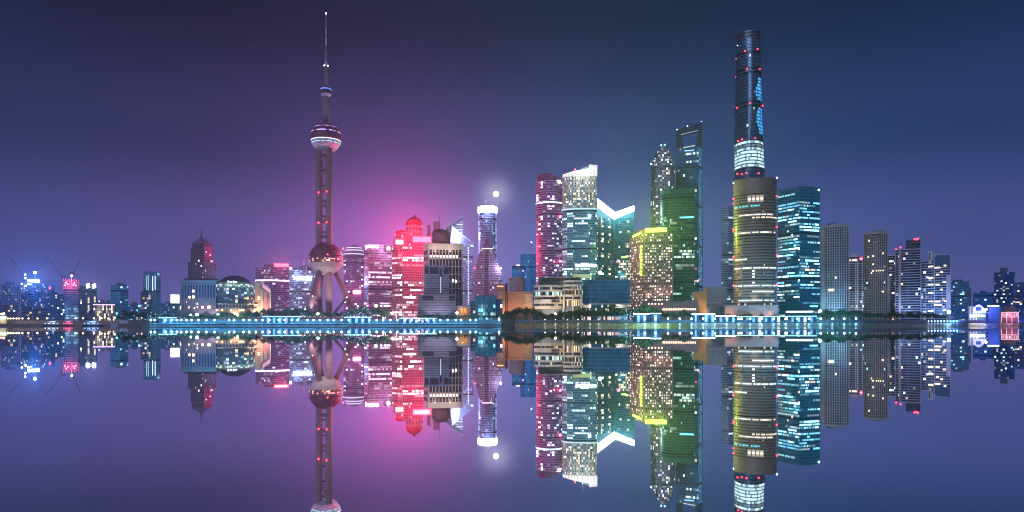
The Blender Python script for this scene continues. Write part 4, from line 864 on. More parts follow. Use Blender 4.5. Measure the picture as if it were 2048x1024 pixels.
# ---- rocket like tower with glowing crown
def crown_tower():
    T = Thing('office_tower', 'round shouldered tower with a blazing white crown under the moon', 'building', 975, 1150); BLD.append((948, 1006, 'white crowned tower')); X, Z = T.x, T.z; rnd = random.Random(66)
    gl = glass('indigo_glass', (.14, .16, .34), .2, .5); w = mat('indigo_wall', (.08, .09, .20), .5); fn = mat('lilac_fin', (.38, .36, .50), .5)
    r = (X(993) - X(957)) / 2; cyl = [(r * cos(2 * pi * i / 28), r + r * sin(2 * pi * i / 28)) for i in range(28)]
    facade(T, cyl, 0, Z(424), fh=4, bay=2.6, gm=gl, wm=w, sm=fn, slab_h=.7, slab_out=.25, lit=lambda rnd, k, nf, e, nb, u, v: [((.5, .8, 1.2, 1) if abs(u.x) > r * .86 and rnd.random() < .6 else hot(rnd, VIOL, .3, 1.4) if rnd.random() < .07 else dark(rnd, (.03, .035, .09))) for _ in range(nb)], seed=160)
    T.part(MB().lathe([(r * 1.0, Z(425)), (r * 1.10, Z(422)), (r * 1.10, Z(412.5)), (r * 1.02, Z(411))], 36, 0, r), 'crown', lamp_mat('white_crown_glow', (.85, .95, 1), 10)); T.light(975, 417, -10, 80000, (.62, .78, 1), size=(8, 8))
    T.part(MB().lathe([(r * .6, Z(411)), (r * .5, Z(408.5))], 24, 0, r), 'roof', roofm); T.part(MB().tube((X(972), r, Z(411)), (X(972), r, Z(394)), .6, .2), 'antenna', white_panel)
    T.beacon(957, 418, 1.6, -2, red_glow, 'red_lamp')
    base = glass('mauve_glass', (.30, .20, .34), .2, .5); mw = mat('mauve_wall', (.17, .12, .22), .5)
    T.part(MB().front([(X(947), 0), (X(1005), 0), (X(1004.5), Z(560)), (X(990), Z(515)), (X(984), Z(498)), (X(962), Z(498)), (X(950), Z(540))], -16, 6), 'gabled_base', mw)
    S, P = MB(), MB(); py = 500
    while py < 628:
        t_ = min(1, max(0, (py - 498) / 50)); a, b = 962 - 14.5 * t_, 984 + 20 * t_
        S.box(X(a), X(b), -16.5, -16.0, Z(py + 1.1), Z(py)); n = int((b - a) / 2.3)
        full = rnd.random() < .18
        for i in range(n):
            q0 = a + (b - a) * (i + .06) / n; q1 = a + (b - a) * (i + .94) / n; c = hot(rnd, PINKW + VIOL, .3, 1.4) if rnd.random() < (.55 if full else .06) else dark(rnd, (.10, .05, .10))
            if 968.5 < (q0 + q1) / 2 < 977: c = (.01, .01, .02, .5)
            P.quad((X(q0), -16.1, Z(py + 4.4)), (X(q1), -16.1, Z(py + 4.4)), (X(q1), -16.1, Z(py + 1.2)), (X(q0), -16.1, Z(py + 1.2)), c)
        py += 4.6
    T.part(S, 'floor_bands', fn, kind='stuff'); T.part(P, 'windows', base, kind='stuff')
    T.part(MB().front([(X(966), Z(500)), (X(980), Z(500)), (X(973.5), Z(472))], -15, -3), 'gable', mw)
    for px in (967, 977.5): T.part(MB().box(X(px), X(px + 1.6), -17.4, -16.2, 0, Z(500)), 'gable_pier', fn)
    T.part(MB().box(X(964), X(986), -17, -16.05, Z(500), Z(498.4)), 'gable_belt', lamp_mat('pink_belt_glow', (1, .7, .85), 1.6))
    T.beacon(1001, 538, 2.0, -17, white_glow, 'lamp'); T.light(1001, 538, -20, 45000, (.75, .85, 1), size=(2, 2)); T.beacon(950, 538, 1.5, -17)
crown_tower()
# ---- low riverside buildings around the crowned tower
T = tower('low_building', 'low dark glass pavilion with a cyan lit shopfront below the white crowned tower', 'building', 951, 991, 591, 840, 20, nick='cyan shopfront pavilion', fh=4.6, bay=3.2, gm=tealgl, wm=bwall, sm=mat('dark_teal_fin', (.05, .10, .12), .5), slab_h=.6, slab_out=.3, mull=.3, lit=lambda rnd, k, nf, e, nb, u, v: [hot(rnd, CYAN, .3, 1.6) if (v < .7 and rnd.random() < .5) else dark(rnd, (.01, .03, .04)) for _ in range(nb)], seed=170)
facade(T, rect(T, 991, 1005, 14, 2), 0, T.z(598), fh=4.6, bay=3.2, gm=nglass, wm=bwall, sm=bwall, slab_h=.8, slab_out=.2, lit=randw(.12, COOL), seed=171, wname='annex_wall')
T = Thing('gate_pavilion', 'small amber lit stone portal between the striped block and the cyan pavilion', 'building', 926, 842); ps = MATS['peach_stone']
T.part(MB().box(T.x(913), T.x(941), 0, 9, T.z(616), T.z(611)), 'lintel', ps); T.part(MB().box(T.x(912), T.x(942), -.6, 9.6, T.z(611), T.z(609.8)), 'coping', dark_metal)
for px in (914, 920.5, 927, 933.5, 939): T.part(MB().box(T.x(px - 1), T.x(px + 1), .6, 2, 0, T.z(616)), 'pillar', ps)
T.part(MB().box(T.x(914), T.x(940), 6, 7, 0, T.z(616)), 'lit_back_wall', mat('amber_wall', (.5, .32, .18), .7)); T.light(926, 619, 3.5, 1800, (1, .55, .2), size=(.6, .6)); T.light(926, 625, -8, 2500, (1, .6, .3), 'SPOT', (.4, .4), (0, 0, 11), spot=110)
T = tower('low_building', 'low grey blue annex left of the cyan shopfront pavilion', 'building', 941, 951, 600, 848, 16, fh=4, bay=3, gm=nglass, wm=cwall, sm=greyf, slab_out=.2, lit=randw(.05), seed=172)
orange = mat('terracotta_brick', (.34, .23, .18), .75, var=.15, scale=.5, bump=.3)
T = Thing('low_building', 'floodlit terracotta hall with ribbed wall below the blue stepped tower', 'building', 1030, 880); BLD.append((993, 1066, 'terracotta hall')); X, Z = T.x, T.z
T.part(MB().box(X(1008), X(1066), 2, 30, 0, Z(584.5)), 'wall', orange); T.part(MB().box(X(1007), X(1067), 1.4, 30.6, Z(586), Z(583.5)), 'coping', orange)
for i in range(18): T.part(MB().box(X(1009 + i * 3.2), X(1009 + i * 3.2 + 1.4), 1.5, 2.3, 0, Z(587)), 'wall_rib', orange)
T.part(MB().box(X(1048), X(1065.6), 1.1, 1.45, Z(612), Z(588)), 'louvre_screen', mat('sand_louvre', (.45, .34, .27), .7))
for i in range(11): T.part(MB().box(X(1048), X(1065.6), .6, 1.08, Z(589.6 + i * 2.1), Z(588.6 + i * 2.1)), 'louvre', mat('sand_louvre_slat', (.55, .44, .36), .7))
T.part(MB().box(X(993), X(1010.5), -4, 12, 0, Z(569)), 'corner_block', mat('bright_terracotta', (.42, .25, .17), .75, bump=.2)); T.part(MB().box(X(992), X(1011.5), -4.8, 12.8, Z(570.4), Z(568)), 'corner_coping', orange); T.part(MB().box(X(994.5), X(1007), -4.5, -4.05, Z(573.8), Z(572)), 'light_strip', lamp_mat('orange_strip', (1, .42, .15), 1.4))
T.part(MB().box(X(995), X(1006), -4.4, -4.02, Z(600), Z(583)), 'pale_panel', mat('pale_pink_panel', (.55, .42, .42), .6)); T.part(MB().box(X(1010.6), X(1015), 2, 10, 0, Z(566)), 'dark_fin', dark_metal)
for px, P_ in ((1000, 9000), (1020, 11000), (1040, 11000), (1058, 9000)): T.part(MB().box(X(px) - .4, X(px) + .4, -12.4, -11.6, 0, .8), 'floodlight', dark_metal); T.light(px, 634, -12, P_ * 1.3, (1, .52, .30), 'SPOT', (.5, .5), (X(px), 4, 28), spot=100, name='floodlight_beam')
T = Thing('round_hall', 'pale pink drum shaped hall behind the terracotta wall', 'building', 1033, 925); r = (T.x(1049) - T.x(1017)) / 2
T.part(MB().lathe([(r, 0), (r, T.z(557)), (r + .6, T.z(556.5)), (r + .6, T.z(554.5)), (r - 1, T.z(554.4))], 40, 0, r), 'drum_wall', mat('pale_pink_render', (.48, .36, .42), .6), smooth=False)
for i in range(28):
    q = pi + pi * i / 27; T.part(MB().box(r * cos(q) - .25, r * cos(q) + .25, r + r * sin(q) - .3, r + r * sin(q) + .2, T.z(590), T.z(557)), 'wall_rib', MATS['pale_pink_render'])
T.light(1010, 600, -25, 14000, (1, .7, .8), 'SPOT', (.5, .5), (0, r, T.z(568)), spot=50, name='floodlight_beam')
bb = glass('azure_glass', (.05, .26, .62), .22, .5); bbf = mat('azure_fin', (.10, .34, .62), .45, .2); bbw = mat('azure_wall', (.03, .14, .34), .5)
T = tower('office_tower', 'hazy azure tower with a stepped lower wing and a thin mast', 'building', 1041, 1076, 508, 1420, 34, plan='bowed', bulge=10, fh=4, bay=3, gm=bb, wm=bbw, sm=bbf, slab_h=.7, slab_out=.25, mull=.5, mull_out=.4, lit=office(.06, .01, CYAN, .2, .8, (.015, .07, .20), .02), seed=175, nick='azure tower')
facade(T, rect(T, 1024, 1044, 18, -3), 0, T.z(531), fh=4, bay=3, gm=bb, wm=bbw, sm=bbf, slab_h=.7, slab_out=.25, lit=office(.06, .02, CYAN + PINKW, .2, 1, (.015, .07, .18), .03), seed=176, wname='wing_wall')
T.part(MB().tube((T.x(1063), 12, T.z(508)), (T.x(1063), 12, T.z(482)), .7, .3), 'mast', white_panel); T.beacon(1063, 483, 1.3, 12, MATS['white_beacon_glow']); T.beacon(1046, 542, 1.4, -4, lamp_mat('rose_beacon_glow', (1, .3, .5), 3)); T.sign(1032, 1040, 529.5, 532, lamp_mat('pale_pink_strip', (1, .75, .8), 1.3), -3.2)
# ---- twin curved towers
magl = glass('plum_glass', (.30, .13, .28), .2, .5); magf = mat('plum_fin', (.46, .30, .46), .5, .1)
def plum_lit(rnd, k, nf, e, nb, u, v):
    side_ = u.x > 8; base = (.015, .03, .08) if side_ else (.045, .008, .05); st = plum_lit.s
    if st.get('k') != k: r_ = rnd.random(); st['k'] = k; st['p'] = .8 if r_ < .10 else .36 if r_ < .42 else .06; st['c'] = None
    if rnd.random() < .35 or st['c'] is None: st['c'] = hot(rnd, COOL if side_ else PINKW + COOL, .5, 2.8) if rnd.random() < st['p'] else dark(rnd, base)
    return [st['c']] * nb
plum_lit.s = {}
T = tower('office_tower', 'tall plum banded tower with a curved front beside the bright crowned tower', 'building', 1072, 1127, 360, 1010, 36, plan='bowed', bulge=13, nick='plum banded tower', fh=3.7, bay=2.0, gm=magl, wm=mat('plum_wall', (.12, .06, .14), .5), sm=magf, slab_h=1.5, slab_out=.45, lit=plum_lit, seed=180)
T.part(MB().prism(bowed(T, 1074.5, 1125, 33, 12, y0=2), T.z(360), lambda x, y: T.z(345) - max(0, x) * .45), 'crown_screen', mat('plum_crown', (.16, .08, .18), .5))
T.sign(1104, 1121, 359, 365.5, lamp_mat('pale_sign_glow', (.95, .97, 1), 2.6), 5.2); T.sign(1083, 1088, 361.5, 367, MATS['pale_sign_glow'], 4.0); T.sign(1074.5, 1077, 364, 368.5, MATS['pale_sign_glow'], 11.5)
T.part(MB().prism(offset(bowed(T, 1072, 1127, 36, 13), .7), T.z(405.5), T.z(402.8)), 'lit_belt', lamp_mat('ice_belt_glow', (.6, .85, 1), 1.5))
for px, py in ((1102, 432.5), (1121, 432), (1108, 523), (1121, 523)): T.beacon(px, py, 1.8, 2, lamp_mat('hot_red_glow', (1, .06, .16), 8))
def crowned():
    T = Thing('office_tower', 'tall teal tower with a warm gridded upper half and bright stepped crown', 'building', 1160, 990); BLD.append((1124, 1196, 'teal tower with bright crown')); X, Z = T.x, T.z
    tg = glass('sea_glass', (.14, .34, .42), .2, .5); tf = mat('sea_fin', (.30, .48, .54), .45, .15); tw = mat('sea_wall', (.09, .18, .23), .5); cg = mat('cream_grid', (.58, .55, .50), .6)
    poly = [(X(1124), 9), (X(1134), 2.5), (X(1146), 0), (X(1180), 0), (X(1191), 2), (X(1194), 6), (X(1194), 36), (X(1124), 36)]
    facade(T, poly, 0, Z(418), fh=3.7, bay=1.8, gm=tg, wm=tw, sm=tf, slab_h=1.4, slab_out=.4, lit=office(.45, .14, COOL + GREENW, .45, 2.6, (.02, .055, .075), .09, .2), seed=190)
    T.part(MB().prism(offset(poly, .9), Z(419), Z(416.5)), 'belt_course', lamp_mat('sea_belt_glow', (.6, .95, 1), .7))
    facade(T, offset(poly, -.4), Z(416.5), Z(352), fh=3.7, bay=2.4, gm=tg, wm=tw, sm=cg, slab_h=1.3, slab_out=.4, mull=.9, mull_out=.5, lit=randw(.52, WARM + COOL + [(1, .9, .7)], .5, 2.2, (.02, .05, .07)), seed=191, wname='upper_wall')
    c1 = [(X(1125), 8), (X(1146), -.4), (X(1181), -.4), (X(1194.5), 5), (X(1194.5), 30), (X(1125), 30)]
    T.part(MB().prism(c1, Z(352), lambda x, y: Z(346) + (x - X(1125)) * .17), 'crown_band', lamp_mat('cream_crown_glow', (1, .95, .85), .85))
    T.part(MB().prism([(X(1160), 5), (X(1178), 3), (X(1178), 26), (X(1160), 26)], Z(346), lambda x, y: Z(337) + (x - X(1160)) * .35), 'crown_step', tw); T.part(MB().prism([(X(1178.2), 3), (X(1195), 8), (X(1195), 28), (X(1178.2), 28)], Z(346), Z(328.5)), 'crown_fin', lamp_mat('pale_fin_glow', (.95, .92, .9), .42))
    for i in range(22): T.part(MB().box(X(1127 + i * 3.1), X(1127 + i * 3.1) + .45, -1.2 + (max(0, 1146 - 1127 - i * 3.1) * .42), -.5 + (max(0, 1146 - 1127 - i * 3.1) * .42), Z(352), Z(346.5 - i * .35)), 'crown_mullion', tw)
    T.beacon(1150, 335, 1.2, 12); T.beacon(1179, 432, 2.2, -1.4, white_glow, 'lamp')
    T.light(1165, 341, -14, 26000, (1, .92, .8), size=(3, 3), name='crown_lamp_light'); T.part(MB().tube((X(1165), -.2, Z(350)), (X(1165), -13, Z(344)), .2), 'lamp_arm', steel)
    T.sign(1151, 1193, 529, 534, lamp_mat('pale_sign_glow', (.95, .97, 1), 2.6), -.6, 0, name='lit_belt')
crowned()
# ---- butterfly tower
def butterfly():
    T = Thing('office_tower', 'dark teal twin winged tower with glowing white slanted roof edges', 'building', 1229, 1060); BLD.append((1190, 1268, 'twin winged tower')); X, Z = T.x, T.z; rnd = random.Random(77)
    tg = glass('bottle_glass', (.04, .16, .19), .18, .5); tw = mat('bottle_wall', (.04, .12, .15), .45, .2); tf = mat('bottle_fin', (.07, .17, .20), .45, .2); wh = lamp_mat('white_roof_glow', (.92, 1, .98), 9)
    for n_, (xa, ya, xb, yb, za0, za1, zb0, zb1, pts) in enumerate(((1190, 0, 1229.5, 30, 393, 410, 418, 434, None), (1229.5, 30, 1268, 16, 419, 432, 409, 420, None))):
        a, b = Vector((X(xa), ya)), Vector((X(xb), yb)); d = (b - a).normalized(); nrm = Vector((d.y, -d.x)); ln = (b - a).length
        top = lambda x, y, A=a, B=b, P=za1, Q=zb1: Z(P) + (Z(Q) - Z(P)) * min(1, max(0, (x - A.x) / (B.x - A.x)))
        bk = [tuple(a), tuple(b), (b.x + (0 if n_ == 0 else -4), b.y + 30), (a.x + (4 if n_ == 0 else 0), a.y + 40)]
        T.part(MB().prism(bk, 0, top), 'wing_wall', tw)
        P, S = MB(), MB(); fh = 4.0; z = 6
        def pt(t_, zz, o): q = a + d * (ln * t_) + nrm * o; return (q.x, q.y, zz)
        nb = 14
        colon = [1 if i in ((1, 4, 5, 9, 10) if n_ == 0 else (3, 4, 8, 9, 10)) else 0 for i in range(nb)]
        while z < 260:
            if z + fh > min(Z(za1), Z(zb1)) + 2: break
            S.quad(pt(0, z, .4), pt(1, z, .4), pt(1, z + .9, .4), pt(0, z + .9, .4)); S.quad(pt(0, z + .9, .4), pt(1, z + .9, .4), pt(1, z + .9, 0), pt(0, z + .9, 0))
            onf = rnd.random() < .55
            for i in range(nb):
                on = onf and colon[i] and rnd.random() < .72
                if n_ == 1 and HOR - z * F / 1060 > 530 and rnd.random() < .35: on = True
                P.quad(pt((i + .06) / nb, z + 1, .1), pt((i + .94) / nb, z + 1, .1), pt((i + .94) / nb, z + fh - .1, .1), pt((i + .06) / nb, z + fh - .1, .1), hot(rnd, [(1, .86, .6), (1, .92, .75), (1, .78, .45)], .7, 1.9) if on else dark(rnd, (.010, .035, .04)))
            z += fh
        T.part(P, 'windows', tg, kind='stuff'); T.part(S, 'floor_bands', tf, kind='stuff')
        R = MB(); z00, z01, z10, z11 = Z(za1), Z(za0), Z(zb1), Z(zb0)
        R.quad(pt(0, z00, .8), pt(1, z10, .8), pt(1, z11, .8), pt(0, z01, .8)); R.quad(pt(0, z01, .8), pt(1, z11, .8), pt(1, z11, -1.5), pt(0, z01, -1.5)); R.quad(pt(0, z00, -1.5), pt(1, z10, -1.5), pt(1, z10, .8), pt(0, z00, .8)); R.quad(pt(0, z01, -1.5), pt(1, z11, -1.5), pt(1, z10, -1.5), pt(0, z00, -1.5))
        R.quad(pt(0, z00, -1.5), pt(0, z00, .8), pt(0, z01, .8), pt(0, z01, -1.5)); R.quad(pt(1, z10, .8), pt(1, z10, -1.5), pt(1, z11, -1.5), pt(1, z11, .8))
        T.part(R, 'glowing_roof_edge', wh)
        for i in range(1, 12):
            t_ = i / 12; J = MB(); zz0, zz1 = z00 + (z10 - z00) * t_, z01 + (z11 - z01) * t_; J.quad(pt(t_, zz0, .95), pt(t_ + .012, zz0, .95), pt(t_ + .012, zz1, .95), pt(t_, zz1, .95)); T.part(J, 'panel_joint', tf)
        for i in range(4): t_ = (i + .5) / 4; T.light(xa + (xb - xa) * t_, za0 + (zb0 - za0) * t_ + 6, ya + (yb - ya) * t_ - 7, 26000 if n_ == 0 else 17000, (.70, .92, 1), 'POINT', (.3, .3), name='roof_edge_light')
    T.part(MB().box(X(1228.6), X(1230.4), 29, 31, 0, Z(433)), 'corner_fin', tf); T.beacon(1200, 545, 3.0, -1, lamp_mat('cyan_lamp_glow', (.4, .85, 1), 6), 'lamp'); T.light(1200, 545, -6, 9000, (.3, .8, 1), size=(2, 2)); T.beacon(1237, 519, 1.9, 24, MATS['hot_red_glow'])
    T.sign(1243, 1253, 510.5, 514, lamp_mat('lime_strip', (.55, 1, .1), 1.4), 20)
butterfly()
# ---- curved stone podium and dark glass low-rise
def podium():
    T = Thing('mall_building', 'rounded cream mall with striped storeys and palms on its roof', 'building', 1117, 862); BLD.append((1066, 1166, 'rounded cream mall')); X, Z = T.x, T.z; rnd = random.Random(88)
    cr = mat('cream_stone', (.50, .44, .38), .6, bump=.1); dk = glass('mall_glass', (.05, .05, .06), .15, .3); wl = lamp_mat('warm_white_glow', (1, .88, .72), 1.9)
    def plan(a, b, d0, bulge): return bowed(T, a, b, 34, bulge, 14, d0)
    L_ = plan(1067, 1127, 0, 11); R_ = plan(1124, 1166, 5, 4)
    T.part(MB().prism(offset(L_, -1.5), 0, Z(571)), 'drum_core', bwall); T.part(MB().prism(offset(R_, -1.5), 0, Z(561)), 'wing_core', bwall)
    for i, (ya, yb) in enumerate(((569.5, 574), (579, 583.5), (590.5, 594), (598.5, 607), (611.5, 618))): T.part(MB().prism(L_, Z(yb), Z(ya)), 'stone_band', cr)
    for i, (ya, yb) in enumerate(((559.5, 564), (568, 572.5), (577, 580), (588.5, 593), (598, 600))): T.part(MB().prism(R_, Z(yb), Z(ya)), 'stone_band', cr)
    P = MB()
    def panes(poly, ya, yb, p, pal, lo, hi):
        q = offset(poly, -1.2)
        for e in range(14):
            a, b = Vector(q[e]), Vector(q[e + 1])
            for s_ in range(2):
                u, v = a.lerp(b, s_ / 2 + .03), a.lerp(b, s_ / 2 + .47); P.quad((u.x, u.y, Z(yb)), (v.x, v.y, Z(yb)), (v.x, v.y, Z(ya)), (u.x, u.y, Z(ya)), hot(rnd, pal, lo, hi) if rnd.random() < p else (.01, .01, .012, rnd.uniform(.6, 1.3)))
    panes(L_, 574, 579, .15, COOL + WARM, .4, 1.6); panes(L_, 583.5, 590.5, .65, GREENW + [(1, .9, .75)], .4, 1.8); panes(L_, 594, 598.5, .1, WARM, .3, 1); panes(L_, 607, 611.5, .12, WARM, .4, 1)
    panes(R_, 564, 568, .08, WARM, .3, 1); panes(R_, 572.5, 577, .1, WARM, .3, 1); panes(R_, 580, 588.5, .35, WARM, .4, 1.5); panes(R_, 600, 612, .75, WARM, .6, 2.0)
    T.part(P, 'windows', dk, kind='stuff')
    for px in (1128, 1146, 1163): T.part(MB().tube((X(px), 5.5, 0), (X(px), 5.5, Z(592)), 1.1, 1.1, 14), 'entrance_column', cr)
    T.part(MB().box(X(1076), X(1160), 8, 30, Z(571), Z(553.5)), 'penthouse', mat('dark_penthouse', (.12, .10, .09), .6))
    S = MB()
    for i in range(22): 
        x_ = X(1092 + i * 3.2); T.part(MB().box(x_ - .35, x_ + .35, 6.8, 7.9, Z(562), Z(555)), 'pergola_post', dark_metal)
    T.part(MB().box(X(1089), X(1164), 6.2, 9, Z(555), Z(553.8)), 'pergola_beam', mat('pergola_beam', (.40, .34, .28), .6)); T.part(MB().box(X(1146), X(1184), 14, 15, Z(555), Z(547)), 'roof_panel', lamp_mat('lime_wall_glow', (.45, .6, .05), .5))
    SB = MB()
    for i in range(8): SB.box(X(1070 + i * 2.1), X(1071.4 + i * 2.1), -.2 + 11 * (2 * (1070 + i * 2.1 - 1067) / 60 - 1) ** 2 - .5, 11 * (2 * (1070 + i * 2.1 - 1067) / 60 - 1) ** 2, Z(605.2), Z(603.8))
    T.part(MB().box(X(1103), X(1119), .2, .8, Z(605), Z(600.5)), 'dark_lettering_strip', dk)
    for px, P_ in ((1075, 10000), (1090, 12000), (1105, 13000), (1120, 12000), (1135, 9000), (1152, 9000)): T.part(MB().box(X(px) - .4, X(px) + .4, -10.4, -9.6, 0, .8), 'floodlight', dark_metal); T.light(px, 634, -10, P_ * 2.0, (1, .80, .58), 'SPOT', (.5, .5), (X(px), 4, 24), spot=110, name='floodlight_beam')
    T.light(1111, 628, -11, 9000, (1, .75, .35), size=(.8, .8)); T.part(MB().ball((X(1111), -11, Z(628)), 1.5), 'forecourt_lamp', lamp_mat('gold_lamp_glow', (1, .8, .4), 8), smooth=True); T.part(MB().tube((X(1111), -11, 0), (X(1111), -11, Z(629)), .2), 'lamp_post', steel)
    return T
POD = podium()
T = tower('low_building', 'dark blue glass low rise with two rows of warm windows right of the cream mall', 'building', 1166, 1259, 559, 880, 30, nick='dark blue low rise', fh=5.0, bay=2.6, gm=glass('ocean_glass', (.04, .15, .26), .2, .5), wm=mat('ocean_wall', (.03, .10, .16), .5), sm=mat('ocean_fin', (.06, .18, .27), .45, .2), slab_h=1.0, slab_out=.25, mull=.22, mull_out=.25,
          lit=lambda rnd, k, nf, e, nb, u, v: [hot(rnd, [(1, .85, .6), (1, .95, .8)], .6, 2.0) if (k in (2, 3) and rnd.random() < .55) else hot(rnd, [(1, .7, .6)], .5, 1.3) if (k == 0 and rnd.random() < .7) else dark(rnd, (.006, .022, .04)) for _ in range(nb)], seed=195)
T.part(MB().box(T.x(1178), T.x(1262), -1.6, .2, T.z(609), T.z(606.5)), 'entrance_canopy', mat('lilac_canopy', (.5, .44, .52), .6)); roof_plant(T, 1190, 1240, 555.5, 559, 12, bwall, 8)
# ---- brown hotel with yellow neon
def hotel():
    T = Thing('hotel_tower', 'brown hotel with a grid of lit windows and yellow neon roof', 'hotel', 1301, 905); BLD.append((1258, 1345, 'brown hotel')); X, Z = T.x, T.z; rnd = random.Random(99)
    br = mat('brown_stone', (.21, .155, .155), .65, var=.1, bump=.15); hg = glass('hotel_glass', (.08, .06, .07), .2, .3)
    def lit(rnd, k, nf, e, nb, u, v): return [hot(rnd, [(1, .80, .55), (1, .86, .68), (1, .93, .85), (1, .72, .58)], .7, 2.8) if rnd.random() < (.62 if e == 1 else .5) else (.012, .008, .01, 1) for _ in range(nb)]
    facade(T, cornered(T, 1259, 1290, 1345, 26, 6), 0, Z(466), fh=3.6, bay=3.2, gm=hg, wm=br, sm=br, slab_h=1.7, slab_out=.5, mull=1.4, mull_out=.55, gap=.35, lit=lit, seed=200, sname='floor_bands')
    T.part(MB().prism(cornered(T, 1268, 1291, 1338, 20, 5, 4), Z(466), Z(457)), 'attic', br)
    yg = lamp_mat('yellow_neon_glow', (.70, 1, .05), 1.15); yl = lamp_mat('lime_neon_glow', (.62, 1, .04), 1.2)
    T.sign(1290, 1334, 455.5, 464.5, yg, 2.0, 380000, (.50, 1, .0), name='neon_panel')
    a_, b_ = Vector((X(1264), 20)), Vector((X(1284), 4.5)); Q = MB(); Q.quad((a_.x, a_.y, Z(471)), (b_.x, b_.y, Z(466.5)), (b_.x, b_.y, Z(461)), (a_.x, a_.y, Z(466))); T.part(Q, 'neon_panel', yg)
    for i in range(9): T.part(MB().box(X(1279.5), X(1284.5), 1.4, 6, Z(490 + i * 7 + 5), Z(490 + i * 7)), 'neon_square', yl)
    T.light(1274, 464, -2, 16000, (.5, 1, .01), size=(2, 2), name='neon_spill'); T.light(1312, 458, -14, 14000, (.5, 1, .01), size=(2, 2), name='neon_spill'); T.light(1275, 520, -12, 6000, (.75, 1, .05), size=(2, 2), name='neon_spill')
    ps_ = mat('mauve_stone', (.34, .26, .30), .65, bump=.15); T.part(MB().box(X(1285), X(1388), -9, 6, 0, Z(606)), 'podium', ps_); T.part(MB().box(X(1284), X(1389), -9.8, 6.6, Z(607), Z(604)), 'podium_coping', ps_); T.part(MB().box(X(1370), X(1394), -10, 8, 0, Z(601)), 'podium_corner', ps_)
    for i in range(20): T.part(MB().box(X(1325 + i * 3.3), X(1326.9 + i * 3.3), -9.9 - (.4 if i > 12 else 0), -9.02 - (.9 if i > 12 else 0), Z(621), Z(617.5)), 'shop_window', lamp_mat('peach_window_glow', (1, .68, .45), 2.2))
    for i in range(5): T.part(MB().box(X(1296 + i * 6.6), X(1298.8 + i * 6.6), -9.6, -9.02, Z(609.5), Z(606.5)), 'shop_window', MATS['peach_window_glow'])
    for px in (1300, 1320, 1340): T.part(MB().box(X(px) - .4, X(px) + .4, -5, -4.2, Z(604), Z(604) + .8), 'floodlight', dark_metal); T.light(px, 602, -4.6, 12000, (1, .55, .5), 'SPOT', (.5, .5), (X(px), 3, 62), spot=90, name='floodlight_beam')
hotel()
# ---- green rounded tower
def gr_lit(rnd, k, nf, e, nb, u, v):
    r_ = rnd.random(); pr = .75 if r_ < .12 else .34 if r_ < .42 else .05
    return runs(rnd, nb, 0 if v > .82 else pr, GREENW + [(.9, 1, .8)], .4, 2.0, (.006, .036, .022))
T = Thing('office_tower', 'dark green round cornered tower behind the yellow neon roof', 'building', 1355, 965); BLD.append((1346, 1389, 'green rounded tower'))
X, Z = T.x, T.z; poly = [(X(1320), 30)] + [(X(1320 + 22 * (1 - cos(q))), 18 * (1 - sin(q))) for q in [radians(12 * i) for i in range(8)]] + [(X(1389), 3), (X(1389), 34), (X(1322), 34)]
facade(T, poly, 0, Z(385), fh=4.0, bay=1.9, gm=glass('emerald_glass', (.04, .13, .11), .18, .5), wm=mat('emerald_wall', (.03, .08, .07), .5), sm=mat('emerald_fin', (.07, .15, .13), .45, .2), slab_h=1.0, slab_out=.3, lit=gr_lit, seed=210)
T.part(MB().prism(offset(poly, -.6), Z(385), Z(378)), 'crown_screen', mat('emerald_crown', (.07, .19, .15), .45, .2)); T.part(MB().prism(offset(poly, .2), Z(378.4), Z(376.8)), 'coping', MATS['emerald_fin'])
T.part(MB().box(X(1353), X(1388), 1.2, 1.8, Z(436.5), Z(433.5)), 'cyan_strip', lamp_mat('cyan_strip_glow', (.15, .85, 1), 1.3)); T.part(MB().box(X(1338), X(1351), 1.0, 1.6, Z(459), Z(455.5)), 'cyan_strip', MATS['cyan_strip_glow']); T.part(MB().box(X(1327.5), X(1329), 9.0, 10, Z(440), Z(415)), 'light_strip', lamp_mat('pale_green_strip', (.6, 1, .8), 1.2))
for px in (1340, 1372): T.light(px, 470, -30, 12000, (.3, 1, .35), size=(2, 2), name='lamp_light') if False else None
# ---- amber lit block and grey box
T = Thing('low_building', 'amber floodlit blank block joined to a plain grey box hall', 'building', 1418, 905); BLD.append((1386, 1452, 'amber floodlit block')); X, Z = T.x, T.z
am = mat('ochre_render', (.40, .29, .19), .7, var=.1, bump=.1); gb = mat('grey_metal_cladding', (.26, .27, .32), .5, .2, bump=.05)
T.part(MB().box(X(1387), X(1412), -3, 14, 0, Z(583)), 'amber_wall', am); T.part(MB().box(X(1406), X(1413.5), -4, 15, 0, Z(574.5)), 'amber_pier', am); T.part(MB().box(X(1413.5), X(1453), -1, 24, 0, Z(574.5)), 'grey_wall', gb); T.part(MB().box(X(1412.8), X(1454), -1.6, 24.6, Z(576), Z(574)), 'coping', gb)
for i in range(12): T.part(MB().box(X(1415 + i * 3.2), X(1415 + i * 3.2) + .35, -1.35, -.98, Z(612), Z(577)), 'cladding_seam', gb)
T.part(MB().box(X(1413), X(1447), -7, -1.1, 0, Z(613)), 'entrance_block', cwall); T.part(MB().box(X(1416), X(1442), -7.6, -7.05, Z(606.6), Z(605.6)), 'entrance_frame', white_panel)
for px, P_ in ((1393, 18000), (1404, 16000), (1411, 9000)): T.part(MB().box(X(px) - .4, X(px) + .4, -12.4, -11.6, 0, .8), 'floodlight', dark_metal); T.light(px, 634, -12, P_ * 1.0, (1, .60, .28), 'SPOT', (.5, .5), (X(px), -2, 36), spot=95, name='floodlight_beam')
